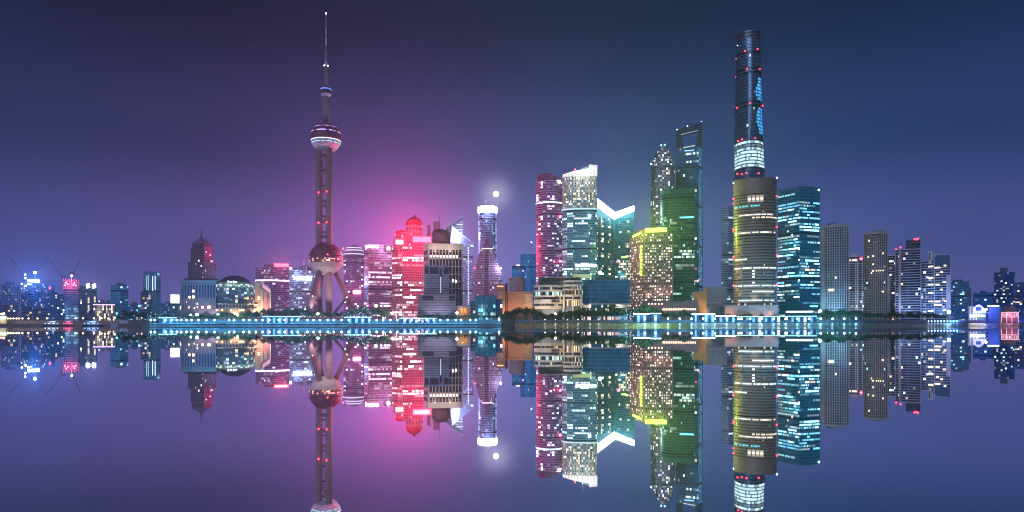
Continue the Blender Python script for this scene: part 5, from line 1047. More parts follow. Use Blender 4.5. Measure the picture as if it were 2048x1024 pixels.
# ---- brown curved tower and its neighbours
T = tower('office_tower', 'pale grey blue tower edge peeking out left of the brown curved tower', 'building', 1443, 1472, 413, 1150, 30, plan='corner', xc=1457, cd=(4, 8), fh=4, bay=2.8, gm=glass('slate_blue_glass', (.18, .22, .34), .2, .5), wm=cwall, sm=mat('slate_blue_fin', (.28, .32, .44), .5), slab_h=1.1, slab_out=.3, lit=office(.12, .02, COOL, .4, 1.6, (.02, .03, .06), .05), seed=220, nick='pale grey tower')
def brown():
    T = Thing('office_tower', 'brown curved glass tower with red beacons in front of the twisted skyscraper', 'building', 1509, 838); X, Z = T.x, T.z; rnd = random.Random(111)
    bg = glass('bronze_glass', (.20, .15, .12), .16, .5); bw = mat('bronze_wall', (.10, .08, .07), .5, .2); bf = mat('bronze_fin', (.26, .21, .18), .45, .25)
    hot_rows = {}
    def lit(rnd, k, nf, e, nb, u, v):
        py = HOR - (v * Z(372) + GZ - H) * F / 838; t_ = (u.x - X(1465)) / (X(1553) - X(1465))
        line = next((c for yy, c, a, b in ((412, (.1, .7, .9), .05, .65), (428, (1, .9, .8), .15, .9), (434, (1, .8, .5), .42, 1), (467, (1, .9, .75), .05, .98), (472, (1, .95, .85), .12, .98), (520, (1, .95, .75), .04, .34), (539, (1, 1, .9), .04, 1), (571, (.8, .9, 1), .04, 1), (583, (1, .9, .8), .45, .95), (604, (.8, .95, 1), .15, .96)) if abs(py - yy) < 3.0 and a < t_ < b), None)
        if line: g = rnd.uniform(.7, 1.5); return [(line[0] * g, line[1] * g, line[2] * g, 1) if rnd.random() < .9 else (.03, .02, .015, 1) for _ in range(nb)]
        if .06 < t_ < .2 and 480 < py < 590: g = rnd.random() ** 2 * .5; return [(.75 * g, .55 * g, .06 * g, 1)] * nb  # yellow neon reflection painted into the emission of the left panes
        if .46 < t_ < .52 and 540 < py < 575: return [(1.6, 1.6, 1.5, 1)] * nb
        return [hot(rnd, WARM, .2, .9) if rnd.random() < .008 else (.012, .009, .008, rnd.uniform(.8, 1.15)) for _ in range(nb)]
    n = 26; a, b = X(1465.5), X(1553.5); arc = []
    for i in range(n + 1): q = pi + pi * i / n; arc.append(((a + b) / 2 + (b - a) / 2 * cos(q) * 1.0, 18 + 18 * sin(q)))
    poly = arc + [(b, 40), (a, 40)]
    facade(T, poly, 0, Z(372), fh=3.7, bay=1.6, gm=bg, wm=bw, sm=bf, slab_h=1.9, slab_out=.25, gap=.05, lit=lit, seed=221)
    T.part(MB().prism(offset(poly, .3), Z(382), Z(357)), 'crown_band', bf); T.part(MB().prism(offset(poly, .8), Z(358), Z(355.5)), 'coping', bf); T.part(MB().prism(offset(poly, .7), Z(384), Z(381.5)), 'crown_ledge', bf)
    T.part(MB().prism(offset(poly, -.2), Z(403), Z(399)), 'dark_belt', bwall)
    for i, px in enumerate((1495, 1503.5, 1512, 1520)): T.part(MB().box(X(px), X(px + 7), -1.0, -.4, Z(404), Z(391)), 'lounge_window', lamp_mat('dim_gold_glow', (.9, .7, .38), .32)); T.part(MB().box(X(px + 1), X(px + 6), -1.3, -1.02, Z(400), Z(396)), 'lounge_lamp', lamp_mat('gold_window_glow', (1, .8, .5), 1.4))
    for py in (391, 453, 510, 569):
        for px in (1466, 1554): T.beacon(px, py, 1.15, 14)
    for py in (401, 458, 515): T.beacon(1465.5, py, .8, 14)
    T.beacon(1466, 359, .9, 14, MATS['white_beacon_glow']); T.beacon(1554, 354, 1.0, 14, MATS['white_beacon_glow'])
    tc_ = mat('salmon_stone', (.44, .31, .28), .65, bump=.1); T.part(MB().box(X(1449), X(1556), -6, 20, 0, Z(612)), 'podium', tc_); T.part(MB().box(X(1448), X(1557), -6.6, 20.6, Z(613), Z(610.6)), 'podium_coping', tc_)
    for i in range(18): T.part(MB().box(X(1476 + i * 4.3), X(1479 + i * 4.3), .5, 1.2, Z(610.4), Z(606.8)), 'lobby_window', bwall if i % 3 else lamp_mat('lobby_glow', (1, .7, .4), .8))
    for px, P_ in ((1458, 5000), (1480, 7000), (1508, 7000), (1536, 7000)): T.part(MB().box(X(px) - .4, X(px) + .4, -13.4, -12.6, 0, .8), 'floodlight', dark_metal); T.light(px, 635, -13, P_, (1, .66, .5), 'SPOT', (.5, .5), (X(px), -4, 20), spot=110, name='floodlight_beam')
    for px in (1478, 1509, 1540): T.light(px, 608, -5, 14000, (1, .82, .66), 'SPOT', (.5, .5), (X(px), 6, 110), spot=80, name='floodlight_beam'); T.part(MB().box(X(px) - .4, X(px) + .4, -5.4, -4.6, Z(610.6), Z(610.6) + .7), 'floodlight', dark_metal)
brown()
def citi(rnd, k, nf, e, nb, u, v):
    r_ = rnd.random(); pr = .9 if r_ < .42 else .55 if r_ < .75 else .12
    return runs(rnd, nb, .03 if v > .9 else pr * (1 if e == 0 else .8), CYAN + ([(1, .85, .5)] if rnd.random() < .15 else []), .7, 3.0, (.004, .035, .055), .11)
T = tower('office_tower', 'dark teal tower with bright cyan lit floors right of the brown curved tower', 'building', 1554, 1640, 372, 862, 30, plan='corner', xc=1599, cd=(22, 22), nick='cyan lit tower', fh=3.9, bay=1.5, gm=glass('petrol_glass', (.04, .17, .24), .16, .5), wm=mat('petrol_wall', (.03, .10, .14), .45, .2), sm=mat('petrol_fin', (.05, .20, .28), .45, .25), slab_h=1.7, slab_out=.25, lit=citi, seed=230, top=4)
T.beacon(1638.5, 377, 1.0, 20, MATS['white_beacon_glow'])
for px, py in ((1599, 436), (1584, 468), (1598, 499), (1598, 520), (1598, 560), (1584, 582)): T.beacon(px, py, 1.0, -1.2 if px > 1590 else 6, lamp_mat('orange_beacon_glow', (1, .25, .15), 5))
T.part(MB().box(T.x(1570), T.x(1628), -4, 10, 0, T.z(621)), 'lobby', MATS['petrol_wall']); T.part(MB().box(T.x(1572), T.x(1626), -4.5, -4.02, T.z(625), T.z(622)), 'lobby_window_band', lamp_mat('white_green_glow', (.8, 1, .95), 2.2))
# ---- apartment towers on the right
AP = 'apartment towers on the right bank'
apg = glass('apartment_glass', (.03, .045, .07), .2, .35); apw = mat('apartment_wall', (.09, .09, .12), .65); aps = mat('balcony_slab', (.58, .58, .64), .65, var=.3, scale=.05); apb = mat('beige_balcony_slab', (.50, .44, .40), .65, var=.3, scale=.05); apbw = mat('beige_wall', (.20, .17, .16), .65); apd = mat('dark_blue_wall', (.07, .11, .18), .5)
def apt(label, x0, x1, yt, D, plan='bowed', p=.03, pal=WARM + COOL, sm=None, wm=None, glow=(.004, .006, .010), nick=None, seed=1, fh=3.9, slab_out=1.0, bulge=9, **k):
    return tower('apartment_tower', label, 'building', x0, x1, yt, D, 26, plan=plan, bulge=bulge, group=AP, nick=nick, fh=fh, bay=3.4, gm=apg, wm=wm or apw, sm=sm or aps, slab_h=1.05, slab_out=slab_out, lit=randw(p, pal, .6, 2.4, glow), seed=seed, **k)
T = apt('widest apartment tower with curved balconies beside the cyan lit tower', 1641, 1697, 452, 1000, p=.012, nick='widest apartment tower', seed=240, mull=.9, mull_out=1.2, mull_every=4, glow=(.012, .02, .028))
T.part(MB().prism(bowed(T, 1652, 1693, 22, 8, y0=2), T.z(452), T.z(447.5)), 'roof_frame', aps); roof_plant(T, 1655, 1672, 445.6, 447.5, 8); T.part(MB().box(T.x(1641), T.x(1648.5), 1.5, 8, 0, T.z(450)), 'side_wall', mat('pale_side_wall', (.45, .42, .44), .65)); T.part(MB().box(T.x(1657), T.x(1668), -1.1, -.3, T.z(582), T.z(577.5)), 'lit_balcony', lamp_mat('warm_flat_glow', (1, .8, .5), 1.8))
for q in (1655, 1667, 1679): T.light(q, 626, -26, 20000, (.35, .8, 1), 'SPOT', (.5, .5), (T.x(q), 0, 40), spot=130, blend=1, name='floodlight_beam'); T.part(MB().box(T.x(q) - .4, T.x(q) + .4, -22.4, -21.6, 0, T.z(626) - .4), 'floodlight', dark_metal)
T = apt('narrow pale apartment tower with a red rooftop light between two taller blocks', 1698, 1729, 512, 1150, plan='rect', p=.05, seed=241, mull=1.4, mull_out=.8, mull_every=3, nick='narrow pale apartment tower')
T.part(MB().prism(rect(T, 1702, 1717, 12, 2), T.z(512), T.z(506)), 'roof_frame', aps); T.sign(1704, 1714, 519, 521.5, lamp_mat('warm_strip_glow', (1, .85, .6), 1.6), -.9); T.part(MB().box(T.x(1713.5), T.x(1716.5), -1.6, 1, 0, T.z(519)), 'white_pier', white_panel); T.beacon(1722, 518, 2.0, -1.5, lamp_mat('hot_red_glow', (1, .06, .16), 8)); T.light(1712, 625, -26, 40000, (.7, .8, 1), 'SPOT', (.5, .5), (0, 0, 40), spot=130, blend=1)
T = apt('dark beige balconied apartment tower with small rooftop house', 1729, 1774, 466, 1010, p=.03, pal=[(1, .85, .5), (1, .9, .65), (.3, .9, .8)], sm=apb, wm=apbw, seed=242, mull=.9, mull_out=1.1, mull_every=3, nick='dark beige apartment tower', bulge=7)
T.part(MB().prism(bowed(T, 1736, 1774, 20, 5, y0=2), T.z(466), T.z(462.5)), 'roof_frame', apb); roof_plant(T, 1746, 1764, 460.8, 462.5, 8); T.part(MB().box(T.x(1746), T.x(1756), -1.6, 4, 0, T.z(484)), 'front_bay', mat('warm_bay_wall', (.40, .33, .30), .65))
for i in range(32):
    py = 488 + i * 4.3; T.part(MB().box(T.x(1747.5), T.x(1749.5), -1.85, -1.55, T.z(py + 2.3), T.z(py)), 'bay_window', apg); T.part(MB().box(T.x(1752.5), T.x(1754.5), -1.85, -1.55, T.z(py + 2.3), T.z(py)), 'bay_window', apg)
for px, py, w in ((1746.5, 512, 3), (1736.5, 513.5, 2.5), (1766, 507.5, 2.5), (1746.5, 528.5, 3), (1746, 541.5, 3.5), (1753, 541.5, 1.6), (1757, 541.5, 1.6), (1761, 541.5, 1.6), (1766, 541.5, 2), (1743, 546, 2), (1765.5, 583.5, 4)): T.part(MB().box(T.x(px - w / 2), T.x(px + w / 2), -2.3, -1.9, T.z(py + 1.3), T.z(py - 1.3)), 'lit_window', MATS['warm_flat_glow'])
T = apt('thin blue apartment block behind, right of the dark beige tower', 1774, 1793, 510, 1160, plan='rect', p=.10, seed=243, wm=apd, nick='thin blue apartment block')
T.part(MB().box(T.x(1773.5), T.x(1781), -2.5, 4, 0, T.z(553)), 'white_side_wall', white_panel)
T = apt('dark apartment tower with a raised roof block and two red roof lamps', 1791, 1841, 498, 1050, plan='rect', p=.035, seed=244, sm=mat('cool_slab', (.50, .53, .66), .6, var=.3, scale=.05), nick='raised roof apartment tower', mull=.5, mull_out=1.0, mull_every=5)
facade(T, rect(T, 1812, 1840.5, 20, 2), T.z(498), T.z(480), fh=3.3, bay=3.4, gm=apg, wm=apd, sm=apd, slab_h=1, slab_out=.3, lit=randw(.0), seed=245, wname='upper_wall', top=1); roof_plant(T, 1824, 1838, 477.5, 480, 8, apd); T.part(MB().box(T.x(1797), T.x(1802), -1.8, 6, 0, T.z(497)), 'pale_pier', MATS['pale_side_wall'])
for px, py in ((1801, 494), (1792, 497.5), (1829, 479), (1836, 478.5), (1833, 480)): T.beacon(px, py, 1.4, 0)
T.light(1815, 625, -28, 50000, (.45, .6, 1), 'SPOT', (.5, .5), (0, 0, 35), spot=130, blend=1)
T = apt('stepped apartment block with a white stair shaft between two dark towers', 1841, 1868, 521, 1060, plan='rect', p=.10, seed=246, sm=MATS['cool_slab'], wm=apd, nick='stepped apartment block', mull=.6, mull_out=1.0, mull_every=2)
T.part(MB().box(T.x(1856), T.x(1866.5), 2, 12, T.z(521), T.z(503)), 'stair_shaft', white_panel); T.part(MB().box(T.x(1858), T.x(1860), 1.6, 2.1, T.z(520), T.z(506)), 'shaft_slot', bwall)
for py in (533.5, 556, 569.5, 586, 603, 622): T.part(MB().box(T.x(1856.5), T.x(1866.5), -1.5, -.9, T.z(py + 1.3), T.z(py - 1.3)), 'lit_balcony', MATS['warm_flat_glow'])
T = apt('flat topped apartment tower with lit balconies and a pale end wall', 1868, 1900.5, 508, 1050, plan='rect', p=.05, seed=247, sm=MATS['cool_slab'], wm=apd, nick='flat topped apartment tower', mull=.6, mull_out=1.0, mull_every=3)
T.part(MB().box(T.x(1892.5), T.x(1901), -1.8, 8, 0, T.z(551)), 'pale_end_wall', mat('lilac_end_wall', (.52, .46, .56), .6)); T.part(MB().prism(rect(T, 1869, 1900, 24, -1.5), T.z(532), T.z(510)), 'dark_top_screen', apd)
for px, py, w in ((1875, 535, 11), (1890, 531.5, 5), (1875, 549, 6), (1883, 544.5, 5), (1889, 564.5, 6), (1875, 569, 8), (1883, 579, 4), (1875, 603, 11), (1890, 602.5, 5), (1876, 610, 14), (1889, 620, 6)): T.part(MB().box(T.x(px - w / 2), T.x(px + w / 2), -2.3, -1.6, T.z(py + 1.4), T.z(py - 1.4)), 'lit_balcony', MATS['warm_flat_glow'])
for q in (1850, 1882): T.light(q, 625, -28, 60000, (.3, .55, 1), 'SPOT', (.5, .5), (T.x(q), 0, 35), spot=130, blend=1)
T = tower('apartment_tower', 'hazy blue apartment block right of the flat topped tower', 'building', 1901, 1938, 563, 1230, 24, group=AP, nick='hazy blue apartment block', fh=3.4, bay=3.4, gm=bluegl, wm=apd, sm=mat('dusk_blue_slab', (.18, .26, .40), .6), slab_h=1.1, slab_out=.4, mull=.6, mull_every=3, lit=randw(.08, COOL + CYAN, .4, 1.8, (.01, .03, .07)), seed=248)
roof_plant(T, 1905, 1926, 559, 563, 8, apd); T.part(MB().box(T.x(1933), T.x(1942), 1, 10, 0, T.z(577)), 'side_block', cwall)
T = tower('apartment_block', 'low electric blue block behind the bright ferry terminal', 'building', 1946, 1991, 585, 1270, 22, nick='electric blue block', fh=3.4, bay=3.4, gm=bluegl, wm=mat('electric_blue_wall', (.04, .10, .34), .55), sm=mat('electric_blue_slab', (.06, .15, .44), .55), slab_h=1.1, slab_out=.3, lit=randw(.08, COOL, .5, 2.2, (.01, .03, .14)), seed=249); roof_plant(T, 1960, 1972, 581.5, 585, 8, MATS['electric_blue_wall'])
T = tower('apartment_tower', 'dark blue tower with a raised roof block near the right edge', 'building', 1988, 2029, 544, 1240, 24, plan='corner', xc=2014, cd=(6, 10), nick='dark blue tower near the right edge', fh=3.4, bay=3.4, gm=nglass, wm=mat('ultra_blue_wall', (.04, .08, .22), .55), sm=mat('ultra_blue_slab', (.06, .12, .30), .55), slab_h=1.1, slab_out=.3, lit=randw(.14, COOL + [(1, .8, .6)], .5, 2.2, (.008, .015, .07)), seed=250); roof_plant(T, 2000, 2015, 535, 544, 10, apd, 4)
T = tower('apartment_block', 'blue apartment block cut by the right edge', 'building', 2030, 2075, 564, 1260, 24, nick='blue block at the right edge', fh=3.4, bay=3.4, gm=nglass, wm=MATS['ultra_blue_wall'], sm=MATS['ultra_blue_slab'], slab_h=1.1, slab_out=.3, lit=randw(.14, COOL + WARM, .5, 2.2, (.008, .015, .07)), seed=251)
# ---- low backdrop blocks seen in the gaps
rb = random.Random(7)
for i, (x0, x1, yt, D, ph) in enumerate(((-40, 3, 600, 1300, 'low dark block at the left frame edge'), (0, 36, 609, 1120, 'low dark green shed in front of the grey block'), (42, 64, 612, 1130, 'low dark block in front of the blue floodlit block'), (110, 127, 592, 1300, 'low dark block behind the low blue office'), (192, 222, 600, 1320, 'low block behind the violet edged hall'),
        (66, 92, 616, 1110, 'low dark shed below the blue floodlit block'), (1901, 1935, 612, 1080, 'low blue shed under the hazy blue apartment block'), (1975, 2004, 612, 1120, 'low blue shed left of the red lit pavilion'), (2040, 2080, 616, 1100, 'low blue shed right of the red lit pavilion'), (1728, 1732, 600, 1250, 'thin block glimpsed beside the dark beige tower'), (1405, 1445, 612, 1200, 'low block glimpsed behind the grey box hall'))):
    tower('low_building', ph, 'building', x0, x1, yt, D, 18, fh=3.6, bay=3.6, gm=nglass if i < 6 else bluegl, wm=bwall if i < 6 else apd, sm=cwall if i < 6 else apd, slab_h=1.1, slab_out=.2, lit=randw(.12, MIX, .4, 1.8), seed=300 + i)
# ================================================================== promenade: lamps, trees, pavilions, boats
def shore_y(px):
    k = (px - 1024) / F
    for (x0, y0), (x1, y1) in zip(SHORE, SHORE[1:]):
        d0, d1 = x0 - k * y0, x1 - k * y1
        if d0 <= 0 <= d1 or d1 <= 0 <= d0:
            t_ = d0 / (d0 - d1) if d0 != d1 else 0; return y0 + (y1 - y0) * t_
    return 900.0
ORD = ['first', 'second', 'third', 'fourth', 'fifth', 'sixth', 'seventh', 'eighth', 'ninth', 'tenth', 'eleventh', 'twelfth', 'thirteenth', 'fourteenth', 'fifteenth', 'sixteenth', 'seventeenth', 'eighteenth', 'nineteenth', 'twentieth']
def place_phrase(px):
    c = [(abs((a + b) / 2 - px) - (1000 if a <= px <= b else 0), n) for a, b, n in BLD]; return min(c)[1]
COUNT = {}
def spot(px, kind):
    p = place_phrase(px); k = (kind, p); COUNT[k] = COUNT.get(k, 0) + 1; return ORD[(COUNT[k] - 1) % 20], p
def copy_thing(src, loc, rz, sc, label, group):
    r = src.copy(); COL.objects.link(r); r.location = loc; r.rotation_euler = (0, 0, rz); r.scale = sc; r['label'] = label; r['group'] = group
    for ch in list(src.children):
        c = ch.copy(); COL.objects.link(c); c.parent = r
    return r
# ---- lamps
def make_lamp(name, h, r, glow, P, col):
    o = bpy.data.objects.new(name, None); COL.objects.link(o); tag(o, 'lamp', 'lamp')
    b = MB(); b.lathe([(.28, 0), (.28, .5), (.12, .7), (.09, h - .5)], 8); b.build('post', dark_metal, o)
    MB().lathe([(.1, h - .6), (.45, h - r * .8), (.3, h - r * .8 + .15)], 10).build('lamp_collar', dark_metal, o)
    MB().ball((0, 0, h), r, 12, 8).build('lamp_globe', glow, o, smooth=True)
    l = bpy.data.lights.new('lamp_light', 'POINT'); l.energy = P; l.color = col; l.shadow_soft_size = .3
    lo = bpy.data.objects.new('lamp_light', l); COL.objects.link(lo); lo.parent = o; lo.location = (0, -r - .5, h)
    return o
def lamps(proto, xs, zg, dy, kind, group, fmt):
    for i, px in enumerate(xs):
        D = shore_y(px) + dy; od, p = spot(px, kind)
        loc = (wx(px, D), D, zg); lab = fmt % (od, p)
        if i == 0: proto.location = loc; proto['label'] = lab; proto['group'] = group
        else: copy_thing(proto, loc, 0, (1, 1, 1), lab, group)
rl_ = random.Random(12)
cy_l = lamp_mat('cyan_globe_glow', (.50, .90, 1.0), 9)
xs = []; px = 301
while px < 1000:
    (rl_.random() > .06) and xs.append(px + rl_.uniform(-2.6, 2.6)); px += 10.5 if px < 380 else 14.2
lamps(make_lamp('promenade_lamp', 4.0, 1.15, cy_l, 24000, (.03, .50, 1.0)), xs, 3.0, .6, 'cl', 'cyan lamps on the lower promenade', '%s cyan promenade lamp from the left below the %s')
xs = [1290, 1311] + [1336 + 23.5 * i for i in range(17)]
lamps(make_lamp('promenade_lamp', 4.2, 1.1, cy_l, 24000, (.03, .50, 1.0)), xs, 4.5, 2.0, 'cr', 'cyan lamps along the sloping bank', '%s cyan bank lamp from the left below the %s')
xs = [1857 + 6.3 * i for i in range(10)]
lamps(make_lamp('bollard_lamp', 1.6, .6, lamp_mat('blue_bollard_glow', (.45, .75, 1), 8), 900, (.1, .35, 1)), xs, 4.5, 2.0, 'bl', 'low blue bollard lamps on the right bank', '%s low blue bollard lamp from the left below the %s')
xs = [1090, 1111, 1135, 1156, 1180, 1197]
lamps(make_lamp('bank_lamp', 3.0, .5, lamp_mat('pale_bank_glow', (.95, .9, .8), 5), 700, (1, .8, .6)), xs, 4.5, 2.0, 'pl', 'pale lamps below the cream mall', '%s pale bank lamp from the left below the %s')
gold = lamp_mat('gold_quay_glow', (1, .68, .28), 8)
xs = [2, 9, 16, 21, 27, 33, 38, 45, 57, 75, 94, 151, 166, 188, 203, 217, 230]
lamps(make_lamp('quay_lamp', 8.0, .95, gold, 2400, (1, .6, .2)), xs, 3.0, 5.0, 'gl', 'golden lamps along the left quay', '%s golden quay lamp from the left below the %s')
def mast(px, py, D, col, P, r, label):
    T = Thing('floodlight_mast', label, 'lamp', px, D); h = T.z(py)
    T.part(MB().lathe([(.4, 0), (.3, h * .5), (.16, h)], 8), 'post', dark_metal); T.part(MB().box(-1.4, 1.4, -.5, .5, h - .3, h + .3), 'crossbar', dark_metal)
    T.part(MB().ball((0, -.9, h), r, 12, 8), 'lamp_globe', lamp_mat('mast_glow_%d' % int(col[0] * 100 + col[1] * 10), col, 9), smooth=True); T.light(px, py, -r - 1.3, P, col, size=(r, r))
mast(381.5, 630, 812, (.4, 1, .75), 5000, 1.2, 'small green floodlight mast below the stone wing of the convention hall')
mast(394, 629, 812, (.5, 1, .8), 9000, 1.7, 'brightest green floodlight mast left of the glass dome')
mast(436, 629, 812, (.4, .95, .9), 8000, 1.5, 'aqua floodlight mast at the left foot of the glass dome')
mast(475, 630, 812, (.45, 1, .55), 7000, 1.5, 'green floodlight mast below the glass dome')
mast(636, 628, 812, (.75, 1, .8), 8000, 1.7, 'pale green floodlight mast below the television tower legs')
mast(752, 612, 830, (1, .93, .62), 16000, 2.0, 'tall warm white floodlight mast among trees below the pink tinged slab')
mast(785, 627, 816, (1, .72, .25), 9000, 1.6, 'golden floodlight mast left of the twin golden pair')
mast(801, 628, 816, (1, .78, .18), 9000, 1.8, 'yellow floodlight mast below the red domed tower')
mast(914, 626, 812, (.85, .97, 1), 8000, 1.5, 'white floodlight mast right of the grey striped block')
mast(1898, 624, 880, (.35, .72, 1), 22000, 2.2, 'blazing blue white floodlight mast right of the apartment towers')
mast(1640, 622, 815, (.35, .85, 1), 12000, 1.7, 'cyan floodlight mast at the foot of the cyan lit tower')
# ---- trees
leafm = []
for i, c in enumerate(((.045, .075, .035), (.06, .09, .04), (.035, .065, .04))): leafm.append(mat('foliage_%s' % 'abc'[i], c, .75, var=.45, scale=1.2))
bark = mat('bark', (.10, .075, .055), .9, var=.3, scale=2)
def make_tree(seed, m):
    r = random.Random(seed); o = bpy.data.objects.new('street_tree', None); COL.objects.link(o); tag(o, 'tree', 'tree')
    t_ = MB(); t_.tube((0, 0, 0), (.1, 0, 4.2), .34, .2, 8)
    lobes = []
    for i in range(7):
        a = 2 * pi * i / 7 + r.uniform(-.4, .4); d = r.uniform(1.2, 2.9); z = r.uniform(5.2, 8.4); lobes.append((d * cos(a), d * sin(a), z, r.uniform(1.5, 2.4))); 
        if i < 5: t_.tube((.1, 0, 3.2 + .2 * i), (d * cos(a) * .8, d * sin(a) * .8, z), .15, .05, 5)
    lobes.append((0, 0, 9.2, 1.9)); t_.build('trunk', bark, o)
    c = MB()
    for (x, y, z, R) in lobes:
        for k in range(95):
            u = Vector((r.gauss(0, 1), r.gauss(0, 1), r.gauss(0, 1))).normalized() * R * r.uniform(.45, 1.08)
            p = Vector((x, y, z)) + Vector((u.x, u.y, u.z * .8)); s_ = r.uniform(.22, .48)
            a = Vector((r.gauss(0, 1), r.gauss(0, 1), r.gauss(0, 1))).normalized(); b = a.orthogonal().normalized(); q = a.cross(b)
            c.quad(tuple(p - b * s_), tuple(p + q * s_ * .7), tuple(p + b * s_), tuple(p - q * s_ * .7))
    c.build('crown', m, o); return o
protos = [make_tree(500 + i, leafm[i % 3]) for i in range(6)]; used = set()
def tree_top(px):
    pts = [(236, 634), (244, 622), (300, 624), (360, 629), (420, 630), (445, 625), (470, 628), (510, 623), (530, 618), (600, 618), (625, 624), (690, 624), (700, 615), (760, 614), (785, 626), (840, 629), (1000, 631), (1012, 618), (1064, 616), (1075, 624), (1110, 628), (1140, 619), (1165, 617), (1200, 614), (1235, 613), (1262, 612), (1300, 611), (1318, 622), (1340, 626), (1375, 620), (1390, 628), (1440, 628), (1480, 629), (1560, 630), (1640, 622), (1690, 618), (1725, 624), (1760, 626), (1800, 623), (1850, 624), (1900, 628), (1925, 600), (1940, 612)]
    for (a, b), (c, d) in zip(pts, pts[1:]):
        if a <= px <= c: return b + (d - b) * (px - a) / (c - a)
    return 628
rt = random.Random(21); TREES = []
ranges = [(238, 296, 5.2), (300, 520, 8.6), (528, 780, 7.4), (838, 1000, 9.0), (1006, 1066, 5.6), (1068, 1262, 6.6), (1266, 1316, 6.4), (1322, 1384, 7.6), (1434, 1560, 10.5), (1642, 1730, 6.4), (1732, 1896, 8.0)]
for a, b, st in ranges:
    px = a
    while px < b:
        TREES.append((px + rt.uniform(-1.5, 1.5), rt.uniform(BACK + 5, BACK + 20))); px += st * rt.uniform(.85, 1.2)
TREES.sort()
strung = lamp_mat('string_bulb_glow', (.3, .8, 1), 4)
for px, dy in TREES:
    D = shore_y(px) + dy; h = (H + (HOR - tree_top(px)) * D / F - GZ) * rt.uniform(.78, 1.24); h = max(h, 6.5)
    od, p = spot(px, 'tr'); i = rt.randrange(6); w = (.7 + .3 * h / 11) * rt.uniform(1.0, 1.3)
    loc = (wx(px, D), D, GZ); sc = (w, w, h / 10.9); lab = '%s leafy riverside tree from the left below the %s' % (od, p); g = 'riverside trees in front of the towers'
    if i not in used: o = protos[i]; used.add(i); o.location = loc; o.scale = sc; o.rotation_euler = (0, 0, rt.uniform(0, 6)); o['label'] = lab; o['group'] = g
    else: o = copy_thing(protos[i], loc, rt.uniform(0, 6), sc, lab, g)
    if 296 < px < 372 or 1238 < px < 1285 or 690 < px < 735:
        S = MB()
        for k in range(26):
            q = rt.uniform(0, 2 * pi); z_ = rt.uniform(1.5, 9); rr_ = 3.4 * sin(pi * min(1, max(.15, (z_ - 1) / 9))); S.ball((rr_ * cos(q), rr_ * sin(q), z_), .13, 5, 4)
        S.build('string_lights', strung, o, kind='stuff')
# blue and green tree uplights that stand on the upper bank
for px, c, P in ((1252, (.05, .55, 1), 7000), (1272, (.05, .5, 1), 9000), (1292, (.05, .55, 1), 9000), (1312, (.05, .6, 1), 7000), (1440, (.1, .9, .8), 5000), (1655, (.05, .8, .8), 5000), (1675, (.05, .8, .75), 5000), (1700, (.05, .75, .75), 4000), (560, (.05, .6, .9), 4000), (330, (.05, .6, 1), 4500), (350, (.05, .6, 1), 4500), (450, (.05, .6, .7), 3500), (500, (.05, .6, .8), 3500), (610, (.05, .65, .8), 3500), (660, (.05, .6, .8), 3500), (720, (.05, .5, .9), 3500), (870, (.05, .55, .9), 4000), (960, (.05, .6, .9), 4000), (1915, (.03, .25, 1), 50000), (1990, (.03, .10, 1), 50000), (2032, (.03, .10, 1), 30000)):
    D = shore_y(px) + BACK + 1.5; od, p = spot(px, 'up'); T = Thing('tree_uplight', '%s coloured bank uplight from the left below the %s' % (od, p), 'lamp', px, D, group='uplights along the bank')
    T.part(MB().lathe([(.25, 0), (.25, .3), (.45, .35), (.5, .9), (.42, .92)], 10), 'housing', dark_metal); T.part(MB().lathe([(.4, .93), (.36, .98)], 10), 'lens', lamp_mat('uplight_glow_%d' % int(c[0] * 100 + c[1] * 40 + c[2] * 7), c, 8)); l = T.light(px, 650, 0, P, c, 'POINT', (.4, .4)); l.location = (0, -.4, 1.4)
# ---- low lit pavilions on the bank
dimg = lamp_mat('dim_cyan_window_glow', (.20, .55, .80), .32)
def pavilion(x0, x1, yt, label, glow, wallc, P, col, D=None, red=None):
    D = D or shore_y((x0 + x1) / 2) + BACK - 3; zg = 3.0 if (x0 < 1003 and x0 > 236) else 4.5; T = Thing('riverside_pavilion', label, 'pavilion', (x0 + x1) / 2, D, gz=zg); X, Z = T.x, T.z; zt = Z(yt)
    T.part(MB().box(X(x0), X(x1), 0, 9, 0, zt - 1.2), 'wall', wallc); T.part(MB().box(X(x0) - .8, X(x1) + .8, -2.2, 9.6, zt - 1.0, zt), 'roof', greyf); T.part(MB().box(X(x0) - .8, X(x1) + .8, -2.6, -2.22, zt - .7, zt + .1), 'lit_fascia', glow)
    n = max(3, int((x1 - x0) / 6))
    for i in range(n + 1): x_ = X(x0) + (X(x1) - X(x0)) * i / n; T.part(MB().tube((x_, -1.8, 0), (x_, -1.8, zt - 1), .13), 'post', dark_metal)
    for i in range(n): 
        a = X(x0) + (X(x1) - X(x0)) * (i + .12) / n; b = X(x0) + (X(x1) - X(x0)) * (i + .88) / n; T.part(MB().box(a, b, -.25, -.02, .6, zt - 1.7), 'shop_window', (red if red and i % 3 == 1 else dimg) if i % 2 else nglass)
    T.light((x0 + x1) / 2, yt, -4.5, P * .45, col, 'POINT', (.8, .8))
cyg = lamp_mat('cyan_fascia_glow', (.40, .85, 1), 1.5); whg = lamp_mat('white_kiosk_glow', (.70, .93, 1), 5); rdg = lamp_mat('red_shop_glow', (1, .12, .22), .35); wv = mat('pavilion_wall', (.08, .10, .12), .6)
pavilion(527, 600, 632.5, 'long cyan edged promenade pavilion left of the television tower', cyg, wv, 5000, (.1, .6, 1), red=rdg)
pavilion(690, 742, 634, 'cyan edged promenade pavilion right of the television tower', cyg, wv, 4000, (.1, .6, 1))
pavilion(318, 352, 635, 'short cyan edged promenade pavilion below the white billboard', cyg, wv, 3500, (.1, .6, 1))
